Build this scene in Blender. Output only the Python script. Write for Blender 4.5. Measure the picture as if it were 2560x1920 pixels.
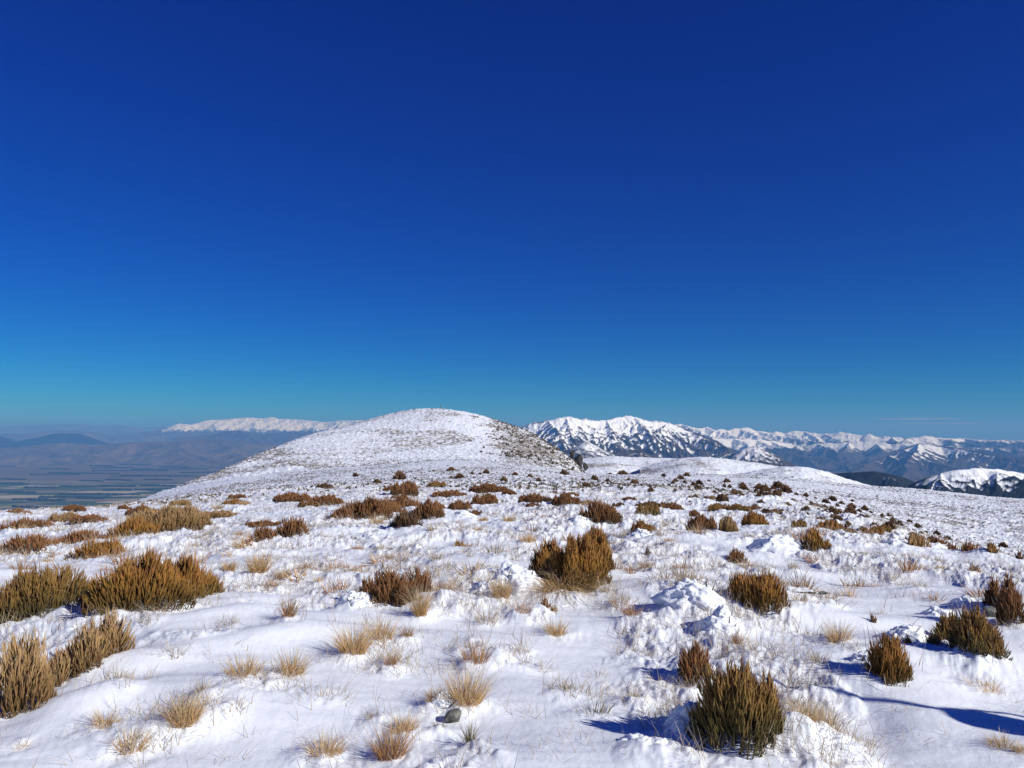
import bpy, math, random
import numpy as np
from mathutils import Vector

R = math.radians
for o in list(bpy.data.objects):
    bpy.data.objects.remove(o)
scene = bpy.context.scene
col = scene.collection

# ---------------------------------------------------------------- camera, sky, sun, exposure
EYE = 1.6
PITCH = R(3.55)
F = 1934.0                                   # focal length in pixels of the 2560 px wide photograph
cam_d = bpy.data.cameras.new('camera')
cam_d.sensor_width = 36.0
cam_d.lens = 36.0 * F / 2560.0
cam_d.clip_start = 0.05
cam_d.clip_end = 400000.0
cam = bpy.data.objects.new('camera', cam_d)
col.objects.link(cam)
cam.location = (0, 0, EYE)
cam.rotation_euler = (R(90) + PITCH, 0, 0)
scene.camera = cam

SUN_AZ = R(121)                              # clockwise from the view direction
SUN_EL = R(30)
world = bpy.data.worlds.new('World')
scene.world = world
world.use_nodes = True
wn, wl = world.node_tree.nodes, world.node_tree.links
wn.clear()
w_out = wn.new('ShaderNodeOutputWorld')
w_bg = wn.new('ShaderNodeBackground')
w_sky = wn.new('ShaderNodeTexSky')
w_sky.sky_type = 'NISHITA'
w_sky.sun_disc = False
w_sky.sun_elevation = SUN_EL
w_sky.sun_rotation = SUN_AZ
w_sky.altitude = 1600
w_sky.air_density = 1.0
w_sky.dust_density = 0.3
w_sky.ozone_density = 6.0
w_bg.inputs['Strength'].default_value = 0.085
w_hsv = wn.new('ShaderNodeHueSaturation')
w_hsv.inputs['Saturation'].default_value = 1.22
w_hsv.inputs['Hue'].default_value = 0.513
w_hsv.inputs['Value'].default_value = 0.95
wl.new(w_sky.outputs[0], w_hsv.inputs['Color'])
w_sep = wn.new('ShaderNodeSeparateColor'); w_com = wn.new('ShaderNodeCombineColor')
wl.new(w_hsv.outputs[0], w_sep.inputs[0])
for i, (k, p) in enumerate(((.022, 2.2), (.312, 1.34), (.80, 1.0))):      # the deep alpine blue of high, dry winter air
    a = wn.new('ShaderNodeMath'); a.operation = 'POWER'; a.inputs[1].default_value = p
    b = wn.new('ShaderNodeMath'); b.operation = 'MULTIPLY'; b.inputs[1].default_value = k
    wl.new(w_sep.outputs[i], a.inputs[0]); wl.new(a.outputs[0], b.inputs[0]); wl.new(b.outputs[0], w_com.inputs[i])
wl.new(w_com.outputs[0], w_bg.inputs['Color'])
wl.new(w_bg.outputs[0], w_out.inputs['Surface'])

sun_d = bpy.data.lights.new('sun', 'SUN')
sun_d.energy = 4.4
sun_d.angle = R(0.5)
sun_d.color = (1.0, 0.985, 0.935)
sun = bpy.data.objects.new('sun', sun_d)
col.objects.link(sun)
sdir = Vector((math.sin(SUN_AZ) * math.cos(SUN_EL), math.cos(SUN_AZ) * math.cos(SUN_EL), math.sin(SUN_EL)))
sun.rotation_euler = sdir.to_track_quat('Z', 'Y').to_euler()
sun.location = (20, -10, 30)

scene.view_settings.view_transform = 'Standard'
scene.view_settings.look = 'None'
scene.view_settings.gamma = 1.0
scene.view_settings.exposure = 0.18
scene.cycles.max_bounces = 6
scene.cycles.diffuse_bounces = 3
scene.cycles.volume_bounces = 0
scene.cycles.use_denoising = True
scene.cycles.sample_clamp_indirect = 4.0

HAZE_DENSITY = 3.3e-5
PLAIN_Z = -1100.0

# ---------------------------------------------------------------- numpy noise
rng = np.random.default_rng(11)

def _hash(ix, iy, seed):
    h = (ix.astype(np.int64) * 374761393 + iy.astype(np.int64) * 668265263 + seed * 2147483647 + 1274126177) & 0xffffffff
    h = ((h ^ (h >> 13)) * 1274126177) & 0xffffffff
    h = ((h ^ (h >> 16)) * 2246822519) & 0xffffffff
    return (h ^ (h >> 15)) & 0xffffffff

_GA = np.linspace(0, 2 * np.pi, 256, endpoint=False)
_GX, _GY = np.cos(_GA).astype(np.float32), np.sin(_GA).astype(np.float32)

def pn(x, y, seed=0):
    x = np.asarray(x, dtype=np.float64); y = np.asarray(y, dtype=np.float64)
    xi = np.floor(x); yi = np.floor(y)
    fx = (x - xi).astype(np.float32); fy = (y - yi).astype(np.float32)
    xi = xi.astype(np.int64); yi = yi.astype(np.int64)
    def g(dx, dy):
        h = (_hash(xi + dx, yi + dy, seed) & 255).astype(np.int64)
        return _GX[h] * (fx - dx) + _GY[h] * (fy - dy)
    u = fx * fx * fx * (fx * (fx * 6 - 15) + 10); v = fy * fy * fy * (fy * (fy * 6 - 15) + 10)
    a = g(0, 0); b = g(1, 0); c = g(0, 1); d = g(1, 1)
    return ((a + (b - a) * u) * (1 - v) + (c + (d - c) * u) * v) * 1.5

def fbm(x, y, octv=4, seed=0, lac=2.03, gain=0.5):
    s = 0; a = 1.0; f = 1.0
    for i in range(octv):
        s = s + a * pn(x * f, y * f, seed + i * 17); a *= gain; f *= lac
    return s

def ridged(x, y, octv=4, seed=0):
    s = 0; a = 1.0; f = 1.0
    for i in range(octv):
        s = s + a * (1 - 2 * np.abs(pn(x * f, y * f, seed + i * 13))); a *= .5; f *= 2.07
    return s

def worley(x, y, seed=0):
    """distance to the closest feature point, cells of 1"""
    x = np.asarray(x, float); y = np.asarray(y, float)
    xi = np.floor(x).astype(np.int64); yi = np.floor(y).astype(np.int64)
    best = np.full(x.shape, 9.0)
    for dx in (-1, 0, 1):
        for dy in (-1, 0, 1):
            h = _hash(xi + dx, yi + dy, seed)
            px = xi + dx + (h & 1023) / 1023.0; py = yi + dy + ((h >> 10) & 1023) / 1023.0
            best = np.minimum(best, (px - x) ** 2 + (py - y) ** 2)
    return np.sqrt(best)

def ss(a, b, x):
    t = np.clip((x - a) / (b - a), 0, 1)
    return t * t * (3 - 2 * t)

# ---------------------------------------------------------------- photo pixel -> direction (u = x/y, t = (z-EYE)/y)
def ut(px, py):
    a = (np.asarray(px, float) - 1280.0) / F; b = (960.0 - np.asarray(py, float)) / F
    den = math.cos(PITCH) - b * math.sin(PITCH)
    return a / den, (math.sin(PITCH) + b * math.cos(PITCH)) / den

def OV(x, y):                                 # coordinates read from the 2212 px wide overview
    return x * 1.15732, y * 1.15732

# ---------------------------------------------------------------- object helpers
def tag(o, label=None, cat=None, group=None, kind=None):
    if label: o['label'] = label
    if cat: o['category'] = cat
    if group: o['group'] = group
    if kind: o['kind'] = kind
    return o

def empty(name, loc=(0, 0, 0), rz=0.0):
    o = bpy.data.objects.new(name, None)
    o.empty_display_size = 0.1
    o.location = loc; o.rotation_euler = (0, 0, rz)
    col.objects.link(o)
    return o

def make_mesh(name, V, polys, attrs=None, smooth=True):
    """V (n,3); polys list of (m,k) int arrays"""
    me = bpy.data.meshes.new(name)
    V = np.ascontiguousarray(V, dtype=np.float32)
    me.vertices.add(len(V)); me.vertices.foreach_set('co', V.ravel())
    polys = [p for p in polys if len(p)]
    loops = np.concatenate([p.ravel() for p in polys]).astype(np.int32)
    tot = np.concatenate([np.full(len(p), p.shape[1], np.int32) for p in polys])
    start = np.concatenate([[0], np.cumsum(tot)[:-1]]).astype(np.int32)
    me.loops.add(len(loops)); me.loops.foreach_set('vertex_index', loops)
    me.polygons.add(len(tot)); me.polygons.foreach_set('loop_start', start); me.polygons.foreach_set('loop_total', tot)
    me.polygons.foreach_set('use_smooth', np.full(len(tot), smooth, dtype=bool))
    for k, a in (attrs or {}).items():
        at = me.attributes.new(k, 'FLOAT', 'POINT')
        at.data.foreach_set('value', np.ascontiguousarray(a, dtype=np.float32))
    me.update(calc_edges=True)
    return me

def obj(name, me, m, parent=None, loc=None):
    if m and not me.materials: me.materials.append(m)
    o = bpy.data.objects.new(name, me)
    col.objects.link(o)
    if parent: o.parent = parent
    if loc is not None: o.location = loc
    return o

def grid_faces(nr, nc):
    i = np.arange(nr - 1)[:, None] * nc + np.arange(nc - 1)[None, :]
    i = i.ravel()
    return np.stack([i, i + 1, i + 1 + nc, i + nc], 1)

# ---------------------------------------------------------------- materials
class NT:
    def __init__(self, name):
        self.m = bpy.data.materials.new(name); self.m.use_nodes = True
        self.n = self.m.node_tree.nodes; self.l = self.m.node_tree.links
        self.n.clear()
        self.out = self.n.new('ShaderNodeOutputMaterial')
    def node(self, t, **kw):
        x = self.n.new(t)
        for k, v in kw.items():
            if hasattr(x, k) and k not in x.inputs: setattr(x, k, v)
            else: x.inputs[k].default_value = v
        return x
    def put(self, sock, v):
        if hasattr(v, 'is_output') or isinstance(v, bpy.types.NodeSocket): self.l.new(v, sock)
        else: sock.default_value = v
    def math(self, op, a, b=0.0, clamp=False):
        x = self.n.new('ShaderNodeMath'); x.operation = op; x.use_clamp = clamp
        self.put(x.inputs[0], a); self.put(x.inputs[1], b); return x.outputs[0]
    def attr(self, name):
        x = self.n.new('ShaderNodeAttribute'); x.attribute_name = name; return x.outputs['Fac']
    def pos(self):
        return self.n.new('ShaderNodeNewGeometry').outputs['Position']
    def scale(self, v, s):
        x = self.n.new('ShaderNodeMapping'); self.l.new(v, x.inputs['Vector']); x.inputs['Scale'].default_value = s; return x.outputs[0]
    def noise(self, v, s, detail=3.0, rough=0.55, dist=0.0):
        x = self.n.new('ShaderNodeTexNoise'); self.l.new(v, x.inputs['Vector'])
        x.inputs['Scale'].default_value = s; x.inputs['Detail'].default_value = detail; x.inputs['Roughness'].default_value = rough
        x.inputs['Distortion'].default_value = dist
        return x.outputs['Fac']
    def ramp(self, v, stops, mode='LINEAR'):
        x = self.n.new('ShaderNodeValToRGB'); self.put(x.inputs[0], v); e = x.color_ramp.elements; x.color_ramp.interpolation = mode
        while len(e) < len(stops): e.new(0.5)
        for q, (p, c) in zip(e, stops):
            q.position = p; q.color = (*c, 1) if len(c) == 3 else c
        return x.outputs['Color']
    def mr(self, v, a, b, c=0.0, d=1.0):
        x = self.n.new('ShaderNodeMapRange'); x.interpolation_type = 'SMOOTHSTEP'
        self.put(x.inputs[0], v)
        for i, q in enumerate((a, b, c, d)): self.put(x.inputs[i + 1], q)
        return x.outputs[0]
    def mix(self, f, a, b):
        x = self.n.new('ShaderNodeMix'); x.data_type = 'RGBA'
        self.put(x.inputs[0], f)
        for s, v in ((x.inputs[6], a), (x.inputs[7], b)):
            if isinstance(v, tuple): s.default_value = (*v, 1)
            else: self.l.new(v, s)
        return x.outputs[2]
    def bump(self, h, strength=0.4, dist=0.02):
        x = self.n.new('ShaderNodeBump'); self.l.new(h, x.inputs['Height'])
        x.inputs['Strength'].default_value = strength; x.inputs['Distance'].default_value = dist; return x.outputs[0]
    def bsdf(self, color, rough=0.8, normal=None, spec=0.3, trans=None):
        b = self.n.new('ShaderNodeBsdfPrincipled')
        if isinstance(color, tuple): b.inputs['Base Color'].default_value = (*color, 1)
        else: self.l.new(color, b.inputs['Base Color'])
        self.put(b.inputs['Roughness'], rough)
        b.inputs['Specular IOR Level'].default_value = spec
        if normal is not None: self.l.new(normal, b.inputs['Normal'])
        s = b.outputs[0]
        if trans:
            t = self.n.new('ShaderNodeBsdfTranslucent')
            if isinstance(color, tuple): t.inputs[0].default_value = (*color, 1)
            else: self.l.new(color, t.inputs[0])
            mx = self.n.new('ShaderNodeMixShader'); mx.inputs[0].default_value = trans
            self.l.new(s, mx.inputs[1]); self.l.new(t.outputs[0], mx.inputs[2]); s = mx.outputs[0]
        self.l.new(s, self.out.inputs['Surface'])
        return b

SNOW = (0.84, 0.865, 0.90)

def mat_ground():
    t = NT('crusted_snow')
    p = t.pos()
    veg = t.attr('veg'); rock = t.attr('rock')
    n1 = t.noise(p, 9.0, 3); n2 = t.noise(p, 1.6, 4, .6); n3 = t.noise(p, 0.45, 4, .65)
    # straw and litter showing through thin snow, at three sizes
    s1 = t.math('MULTIPLY', n1, 0.45); s2 = t.math('MULTIPLY', n2, 0.30); s3 = t.math('MULTIPLY', n3, 0.35)
    s = t.math('ADD', t.math('ADD', s1, s2), s3)
    th = t.math('SUBTRACT', 0.735, t.math('MULTIPLY', veg, 0.30))
    m = t.mr(s, th, t.math('ADD', th, 0.09))
    straw = t.mix(t.mr(n3, .35, .65), (0.30, 0.225, 0.13), (0.14, 0.115, 0.085))
    rockc = t.mix(t.mr(n2, .4, .6), (0.065, 0.055, 0.045), (0.17, 0.145, 0.115))
    sn = t.mix(t.mr(n2, .3, .7), SNOW, (0.80, 0.825, 0.86))
    c = t.mix(t.math('MULTIPLY', m, 0.85), sn, straw)
    c = t.mix(t.mr(t.math('ADD', rock, t.math('MULTIPLY', t.math('SUBTRACT', n3, .5), 1.3)), .45, .6), c, rockc)
    fine = t.noise(p, 60.0, 4, .7)
    h = t.math('ADD', t.math('MULTIPLY', fine, .25), t.math('MULTIPLY', n1, 1.0))
    t.bsdf(c, 0.65, t.bump(h, 0.35, 0.02), 0.25)
    return t.m

def mat_snow_clump():
    t = NT('rime_snow')
    p = t.pos()
    h = t.noise(p, 45.0, 4, .6)
    t.bsdf(SNOW, 0.6, t.bump(h, .4, .012), 0.25)
    return t.m

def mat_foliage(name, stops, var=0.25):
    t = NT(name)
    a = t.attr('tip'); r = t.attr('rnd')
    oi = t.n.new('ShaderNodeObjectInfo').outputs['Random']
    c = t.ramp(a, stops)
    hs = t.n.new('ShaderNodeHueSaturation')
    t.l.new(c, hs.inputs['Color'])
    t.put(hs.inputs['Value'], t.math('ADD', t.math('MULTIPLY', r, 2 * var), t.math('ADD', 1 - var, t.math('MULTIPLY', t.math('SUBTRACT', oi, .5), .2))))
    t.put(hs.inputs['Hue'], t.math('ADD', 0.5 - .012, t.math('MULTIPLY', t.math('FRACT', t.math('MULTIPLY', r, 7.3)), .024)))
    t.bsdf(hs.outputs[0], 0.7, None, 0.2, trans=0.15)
    return t.m

M = {}
M['ground'] = mat_ground()
M['rime'] = mat_snow_clump()
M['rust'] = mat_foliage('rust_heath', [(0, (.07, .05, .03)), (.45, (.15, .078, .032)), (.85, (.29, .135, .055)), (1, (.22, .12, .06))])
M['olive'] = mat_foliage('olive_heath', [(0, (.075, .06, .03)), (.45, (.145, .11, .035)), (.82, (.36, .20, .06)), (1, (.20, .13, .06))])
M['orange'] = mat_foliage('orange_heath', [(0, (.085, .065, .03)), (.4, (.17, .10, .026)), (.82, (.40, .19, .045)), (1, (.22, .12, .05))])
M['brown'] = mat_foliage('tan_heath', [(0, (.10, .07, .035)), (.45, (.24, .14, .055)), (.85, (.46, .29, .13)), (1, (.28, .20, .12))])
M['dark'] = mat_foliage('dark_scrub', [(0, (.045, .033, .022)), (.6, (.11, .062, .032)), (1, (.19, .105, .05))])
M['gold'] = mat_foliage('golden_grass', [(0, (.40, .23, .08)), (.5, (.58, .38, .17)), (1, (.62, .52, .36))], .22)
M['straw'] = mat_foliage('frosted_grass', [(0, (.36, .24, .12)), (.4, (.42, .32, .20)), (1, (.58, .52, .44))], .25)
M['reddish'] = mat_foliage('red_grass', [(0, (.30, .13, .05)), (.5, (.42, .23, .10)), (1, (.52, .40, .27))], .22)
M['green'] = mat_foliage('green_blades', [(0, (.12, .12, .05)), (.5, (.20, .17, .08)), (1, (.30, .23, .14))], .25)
M['twig'] = mat_foliage('twig_bark', [(0, (.05, .04, .03)), (1, (.10, .075, .05))])

def mat_rock():
    t = NT('lichen_rock'); p = t.pos()
    n = t.noise(p, 14, 5, .65); n2 = t.noise(p, 70, 3)
    c = t.ramp(n, [(.35, (.045, .045, .042)), (.5, (.13, .125, .11)), (.62, (.26, .25, .21))])
    t.bsdf(c, .85, t.bump(t.math('ADD', n, t.math('MULTIPLY', n2, .3)), .6, .02), .3)
    return t.m
M['rock'] = mat_rock()

# ---------------------------------------------------------------- near terrain: profiles by direction
def interp_key(keys, us):
    """keys: (px, py, value..) -> interpolated t and values over u"""
    k = [(*ut(a[0], a[1]), *a[2:]) for a in keys]
    k = np.array(sorted(k))
    return [np.interp(us, k[:, 0], k[:, i]) for i in range(1, k.shape[1])]

NU_T, NL_T = 1400, 900
UT = np.linspace(-2.4, 2.4, NU_T)
LT = np.linspace(math.log(0.8), math.log(6000.0), NL_T)

t3, y3 = interp_key([(-2600, 1330, 20), (-800, 1295, 22), (0, 1280, 26), (300, 1268, 30), (420, 1258, 33), (600, 1236, 34), (850, 1218, 33), (1200, 1212, 32), (1500, 1214, 31),
                     (1750, 1225, 28), (1900, 1243, 24), (2050, 1275, 19), (2250, 1330, 14), (2430, 1380, 11.5), (2560, 1408, 10.5), (3200, 1500, 8.5), (5000, 1560, 8)], UT)
t4, y4 = interp_key([(-2600, 1400, 50), (0, 1345, 60), (220, 1315, 60), (320, 1269, 60), (420, 1256, 60), (600, 1234, 60), (850, 1218, 58), (1200, 1211, 56), (1500, 1212, 56),
                     (1750, 1224, 54), (1900, 1243, 50), (2050, 1278, 46), (2250, 1335, 42), (2430, 1386, 38), (2560, 1415, 36), (3200, 1500, 30), (5000, 1600, 30)], UT)
t5, y5 = interp_key([(-2600, 1600, 150), (0, 1440, 150), (200, 1340, 150), (270, 1275, 150), (330, 1257, 150), (400, 1240, 155), (500, 1215, 165), (600, 1196, 180), (720, 1183, 190), (850, 1172, 200), (1000, 1159, 205),
                     (1150, 1152, 210), (1300, 1161, 210), (1400, 1175, 215), (1480, 1187, 220), (1700, 1188, 220), (1900, 1191, 215), (2000, 1198, 205), (2100, 1208, 190), (2300, 1226, 160),
                     (2560, 1247, 130), (3200, 1300, 110), (5000, 1420, 90)], UT)
t6, y6 = interp_key([(-2600, 1700, 170), (0, 1500, 170), (200, 1360, 165), (270, 1285, 162), (330, 1260, 165), (400, 1238, 180), (500, 1211, 205), (600, 1192, 225), (720, 1180, 240), (850, 1172, 265), (1000, 1160, 280), (1150, 1154, 290), (1300, 1164, 290), (1400, 1180, 290),
                     (1480, 1200, 290), (1700, 1212, 290), (2100, 1235, 250), (2560, 1275, 175), (3200, 1330, 150), (5000, 1450, 120)], UT)
# shelf on the hill
t65, y65 = interp_key([(-2600, 1800, 210), (0, 1560, 190), (200, 1380, 172), (270, 1290, 170), (330, 1258, 175), (400, 1234, 195), (500, 1203, 235), (600, 1172, 285), (720, 1140, 335), (850, 1117, 380), (950, 1116, 400), (1050, 1123, 400), (1150, 1126, 400), (1300, 1140, 400), (1400, 1160, 400),
                     (1480, 1225, 380), (1700, 1240, 360), (2100, 1262, 300), (2560, 1300, 220), (3200, 1350, 190), (5000, 1480, 150)], UT)
t7, y7 = interp_key([(-2600, 1900, 260), (0, 1600, 230), (200, 1400, 185), (272, 1292, 180), (330, 1256, 185), (369, 1241, 198), (408, 1228, 215), (447, 1215, 235), (486, 1197, 258), (525, 1182, 280), (564, 1166, 305), (603, 1150, 335), (661, 1125, 385), (700, 1112, 430), (739, 1097, 465), (797, 1080, 515), (860, 1066, 550), (905, 1053, 572),
                     (950, 1040, 590), (1000, 1028, 600), (1030, 1023, 600), (1060, 1020.5, 600), (1090, 1019.5, 600), (1120, 1021, 600), (1150, 1025, 600), (1190, 1034, 600), (1220, 1043, 600), (1250, 1053, 600), (1280, 1062, 600), (1320, 1077, 590), (1350, 1094, 575),
                     (1380, 1113, 555), (1410, 1133, 540), (1435, 1150, 530), (1450, 1165, 520), (1468, 1187, 510), (1490, 1240, 500), (1700, 1262, 480), (2100, 1290, 400), (2560, 1330, 300), (3200, 1380, 250), (5000, 1500, 200)], UT)
zs = []
n_l = NL_T
YT = np.exp(LT)
T = np.empty((NU_T, NL_T))
def pchip(xk, yk, xq):
    h = np.diff(xk); d = np.diff(yk) / h
    m = np.zeros(len(xk))
    for i in range(1, len(xk) - 1):
        if d[i - 1] * d[i] > 0:
            w1 = 2 * h[i] + h[i - 1]; w2 = h[i] + 2 * h[i - 1]
            m[i] = (w1 + w2) / (w1 / d[i - 1] + w2 / d[i])
    m[0] = d[0]; m[-1] = d[-1]
    k = np.clip(np.searchsorted(xk, xq) - 1, 0, len(xk) - 2)
    s = (xq - xk[k]) / h[k]; hh = h[k]
    return ((1 + 2 * s) * (1 - s) ** 2) * yk[k] + s * (1 - s) ** 2 * hh * m[k] + s * s * (3 - 2 * s) * yk[k + 1] + s * s * (s - 1) * hh * m[k + 1]
for i in range(NU_T):
    yc = y3[i]; zc = EYE + t3[i] * yc
    near = YT < yc
    s = np.clip((YT[near] - 4.5) / (yc - 4.5), 0, 1)
    # follows a flat shelf and then leans over to the crest
    T[i, near] = (zc * (0.35 * s + 0.65 * s ** 2) - EYE) / YT[near]
    yk = np.array([yc, y4[i], y5[i], y6[i], y65[i], y7[i], y7[i] * 1.6, 2000.0, 6500.0])
    z8 = EYE + t7[i] * y7[i] - 0.28 * y7[i]
    tk = np.array([t3[i], t4[i], t5[i], t6[i], t65[i], t7[i], (z8 - EYE) / (y7[i] * 1.6), (-620.0) / 2000.0, (-1230.0) / 6500])
    far = ~near
    T[i, far] = pchip(np.log(yk), tk, LT[far])
def blur(A, sig, ax):
    r = int(sig * 3) + 1
    k = np.exp(-0.5 * (np.arange(-r, r + 1) / sig) ** 2); k /= k.sum()
    P = np.pad(A, [(r, r) if a == ax else (0, 0) for a in range(2)], mode='edge')
    out = np.zeros_like(A)
    for j, w in enumerate(k):
        out += w * (P[j:j + A.shape[0], :] if ax == 0 else P[:, j:j + A.shape[1]])
    return out
T = blur(T, 2.2, 0); T = blur(T, 3.0, 1)

def base_h(x, y):
    y = np.maximum(np.asarray(y, float), 0.81); u = np.asarray(x, float) / y
    fu = np.clip((u - UT[0]) / (UT[1] - UT[0]), 0, NU_T - 1.001); fl = np.clip((np.log(y) - LT[0]) / (LT[1] - LT[0]), 0, NL_T - 1.001)
    i = fu.astype(int); j = fl.astype(int); a = fu - i; b = fl - j
    t = T[i, j] * (1 - a) * (1 - b) + T[i + 1, j] * a * (1 - b) + T[i, j + 1] * (1 - a) * b + T[i + 1, j + 1] * a * b
    return EYE + t * y

BUMPS = []       # (x, y, rx, ry, h)  drifts
ROUGH = []       # (x, y, r, w)       crusty rime around plants
def rough_mask(x, y):
    n = fbm(x / 2.6, y / 2.6, 3, 5) + 0.25 * fbm(x / .7, y / .7, 2, 9)
    d = np.hypot(x, y)
    m = ss(.02, .22, n + ss(5, 13, d) * .20 - ss(2.0, 0.5, np.abs(x - 2.6)) * ss(7, 5, y) * .6)
    for (bx, by, r, w) in ROUGH:
        q = ((x - bx) ** 2 + (y - by) ** 2) / (r * r)
        k = q < 9
        if k.any():
            m[k] = np.clip(m[k] + w * np.exp(-q[k]), 0, 1)
    return m

def detail(x, y):
    shp = np.shape(x)
    x = np.ravel(np.asarray(x, float)); y = np.ravel(np.asarray(y, float))
    d = np.hypot(x, y)
    near = ss(60, 18, d)
    z = 0.11 * pn(x / 3.1, y / 2.6, 1) + .05 * pn(x / 1.3, y / 1.0, 2)
    rr_ = 1 - np.abs(pn(x / 2.4 + .5 * pn(x / 2, y / 2, 14), y / 1.1, 12)) * 2
    z = z + .05 * ss(.1, .95, rr_) * ss(30, 12, d)
    z = z * (0.3 + .7 * near)
    m = rough_mask(x, y)
    k = d < 70
    xk, yk = x[k], y[k]
    wx = xk + .06 * pn(xk / .13, yk / .13, 21); wy = yk + .06 * pn(xk / .13, yk / .13, 22)
    p1 = 1 - np.clip(worley(wx / .21, wy / .19, 3), 0, 1) ** 2
    p2 = 1 - np.clip(worley(wx / .085, wy / .08, 4), 0, 1) ** 2
    f = fbm(xk / .3, yk / .3, 4, 31, gain=.6)
    sast = np.abs(pn(xk / .9 + .4 * pn(xk, yk, 8), yk / .22, 7))
    mk = m[k]
    dk = d[k]
    big = ss(7, 16, dk)
    ff = fbm(xk / .11, yk / .11, 3, 35, gain=.65)
    dz = mk * (0.032 * p1 * (0.3 + .7 * np.clip(f + .5, 0, 1.3)) * (1 - .45 * big) + 0.014 * p2 + .020 * f + .011 * ff * (1 + 1.2 * big)) + (1 - mk) * (.012 * sast + .002 * f + .0012 * ff)
    dz += big * .040 * fbm(xk / .42, yk / .42, 4, 41, gain=.65)
    z[k] += dz * ss(72, 40, dk)
    # tussocky ground further out
    k = d > 22
    xk, yk, dk = x[k], y[k], d[k]
    w = ss(22, 45, dk)
    tz = 0.15 * np.clip(fbm(xk / .9, yk / .9, 4, 51, gain=.65), -.2, 1) + .10 * np.clip(pn(xk / .5, yk / .5, 52), 0, 1) * ss(150, 60, dk)
    tz += ss(120, 300, dk) * (0.30 * np.clip(fbm(xk / 9, yk / 9, 3, 61), -.5, 1) + .55 * np.clip(fbm(xk / 2.6, yk / 2.6, 3, 63, gain=.7), -.1, 1))
    tz += ss(60, 200, dk) * .5 * pn(xk / 30, yk / 30, 66)
    z[k] += tz * w
    for (bx, by, rx, ry, h) in BUMPS:
        q = ((x - bx) / rx) ** 2 + ((y - by) / ry) ** 2
        k = q < 9
        if k.any(): z[k] += h * np.exp(-q[k])
    return z.reshape(shp)

_RY = np.exp(np.linspace(math.log(1.5), math.log(900), 2600))
def ground_at(px, py, hill=False):
    """where the ray through a photo pixel meets the undrifted snow"""
    u, t = ut(px, py)
    H = (base_h(u * _RY, _RY) - EYE) / _RY
    k = np.nonzero(H >= t)[0]
    if len(k) == 0:
        k = [int(np.argmax(np.where(_RY < 60, H, -9)))]
    i = k[0]
    y = _RY[i]
    return float(u * y), float(y)

def Z(x, y):
    return float(base_h(np.array([x]), np.array([y]))[0] + detail(np.array([x]), np.array([y]))[0])

# ================================================================ PLANT TABLES (overview coordinates: x, y of base, width, height)
HERO = [  # (kind, blobs, label)
 ('olive', [(70, 1362, 190, 100), (10, 1372, 80, 90)], 'olive heath shrub cut by the photo\'s left edge, beside the wide orange mat'),
 ('orange', [(280, 1376, 210, 100), (370, 1318, 170, 80), (225, 1372, 90, 50)], 'widest orange-brown heath mat, arching over a smooth drift, lower left'),
 ('brown', [(175, 1490, 100, 85), (225, 1475, 90, 90), (120, 1500, 80, 70)], 'tan spiky heath shrub with frosted tips, in front of the wide orange mat'),
 ('brown', [(25, 1575, 140, 150)], 'dark-based tan heath shrub in the bottom left corner of the photo'),
 ('rust', [(845, 1345, 110, 75), (800, 1310, 70, 45), (905, 1325, 60, 50)], 'reddish rust heath shrub with a pale golden tuft at its foot'),
 ('orange', [(1250, 1294, 140, 112), (1185, 1268, 90, 84), (1290, 1262, 84, 90)], 'tallest orange-brown heath shrub, at the photo\'s middle behind a drooping grass tuft'),
 ('rust', [(1287, 1192, 50, 36)], 'small rust shrub peeping over the tallest orange-brown shrub'),
 ('olive', [(1600, 1648, 165, 165), (1560, 1600, 80, 90), (1660, 1640, 80, 130)], 'large spiky olive shrub with rusty tips at the bottom edge'),
 ('rust', [(1503, 1478, 78, 75)], 'upright rust shrub just above the large spiky olive shrub'),
 ('orange', [(1655, 1356, 120, 66), (1605, 1330, 62, 40)], 'low orange heath shrub beside the biggest snow-crusted heap'),
 ('orange', [(1932, 1500, 92, 92)], 'rounded orange-olive shrub in a hollow between two crusted heaps'),
 ('olive', [(2065, 1412, 80, 60), (2120, 1446, 100, 75), (2155, 1450, 60, 50)], 'long olive shrub slanting down toward the lower right corner'),
 ('rust', [(2192, 1368, 60, 95), (2155, 1322, 45, 60)], 'tall brownish red shrub cut by the photo\'s right edge'),
 ('orange', [(1762, 1202, 52, 52), (1790, 1204, 25, 22)], 'bright orange upright shrub just beside a bluish crusted mound'),
 ('rust', [(1300, 1136, 84, 40)], 'rusty shrub on the mid plateau, widest one right of its middle'),
 ('rust', [(800, 1124, 130, 38), (740, 1126, 60, 22), (925, 1130, 62, 34), (860, 1100, 90, 22)], 'widest rust thicket at the centre of the plateau crest'),
 ('brown', [(356, 1150, 150, 42), (300, 1150, 60, 25)], 'broad dull brown thicket, highest of the mats on the left slope'),
 ('orange', [(282, 1165, 88, 34)], 'orange mat touching the broad dull brown thicket from below'),
 ('orange', [(205, 1212, 118, 38)], 'lowest orange-brown mat of the left slope, under a snow bank'),
 ('rust', [(52, 1194, 108, 30)], 'long rust mat reaching the left edge, lower of two'),
 ('rust', [(50, 1152, 108, 26)], 'long rust mat reaching the left edge, upper of two'),
 ('rust', [(165, 1182, 100, 30)], 'rust mat between the two long edge mats and the orange one'),
 ('dark', [(874, 1158, 58, 30)], 'dark brown grey shrub in front of the widest rust thicket'),
 ('rust', [(628, 1176, 64, 36), (564, 1182, 50, 28)], 'pair-humped rust shrub alone on the left middle snow'),
 ('olive', [(2147, 1209, 30, 24)], 'round olive cushion shrub near the right edge crest'),
]
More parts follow.
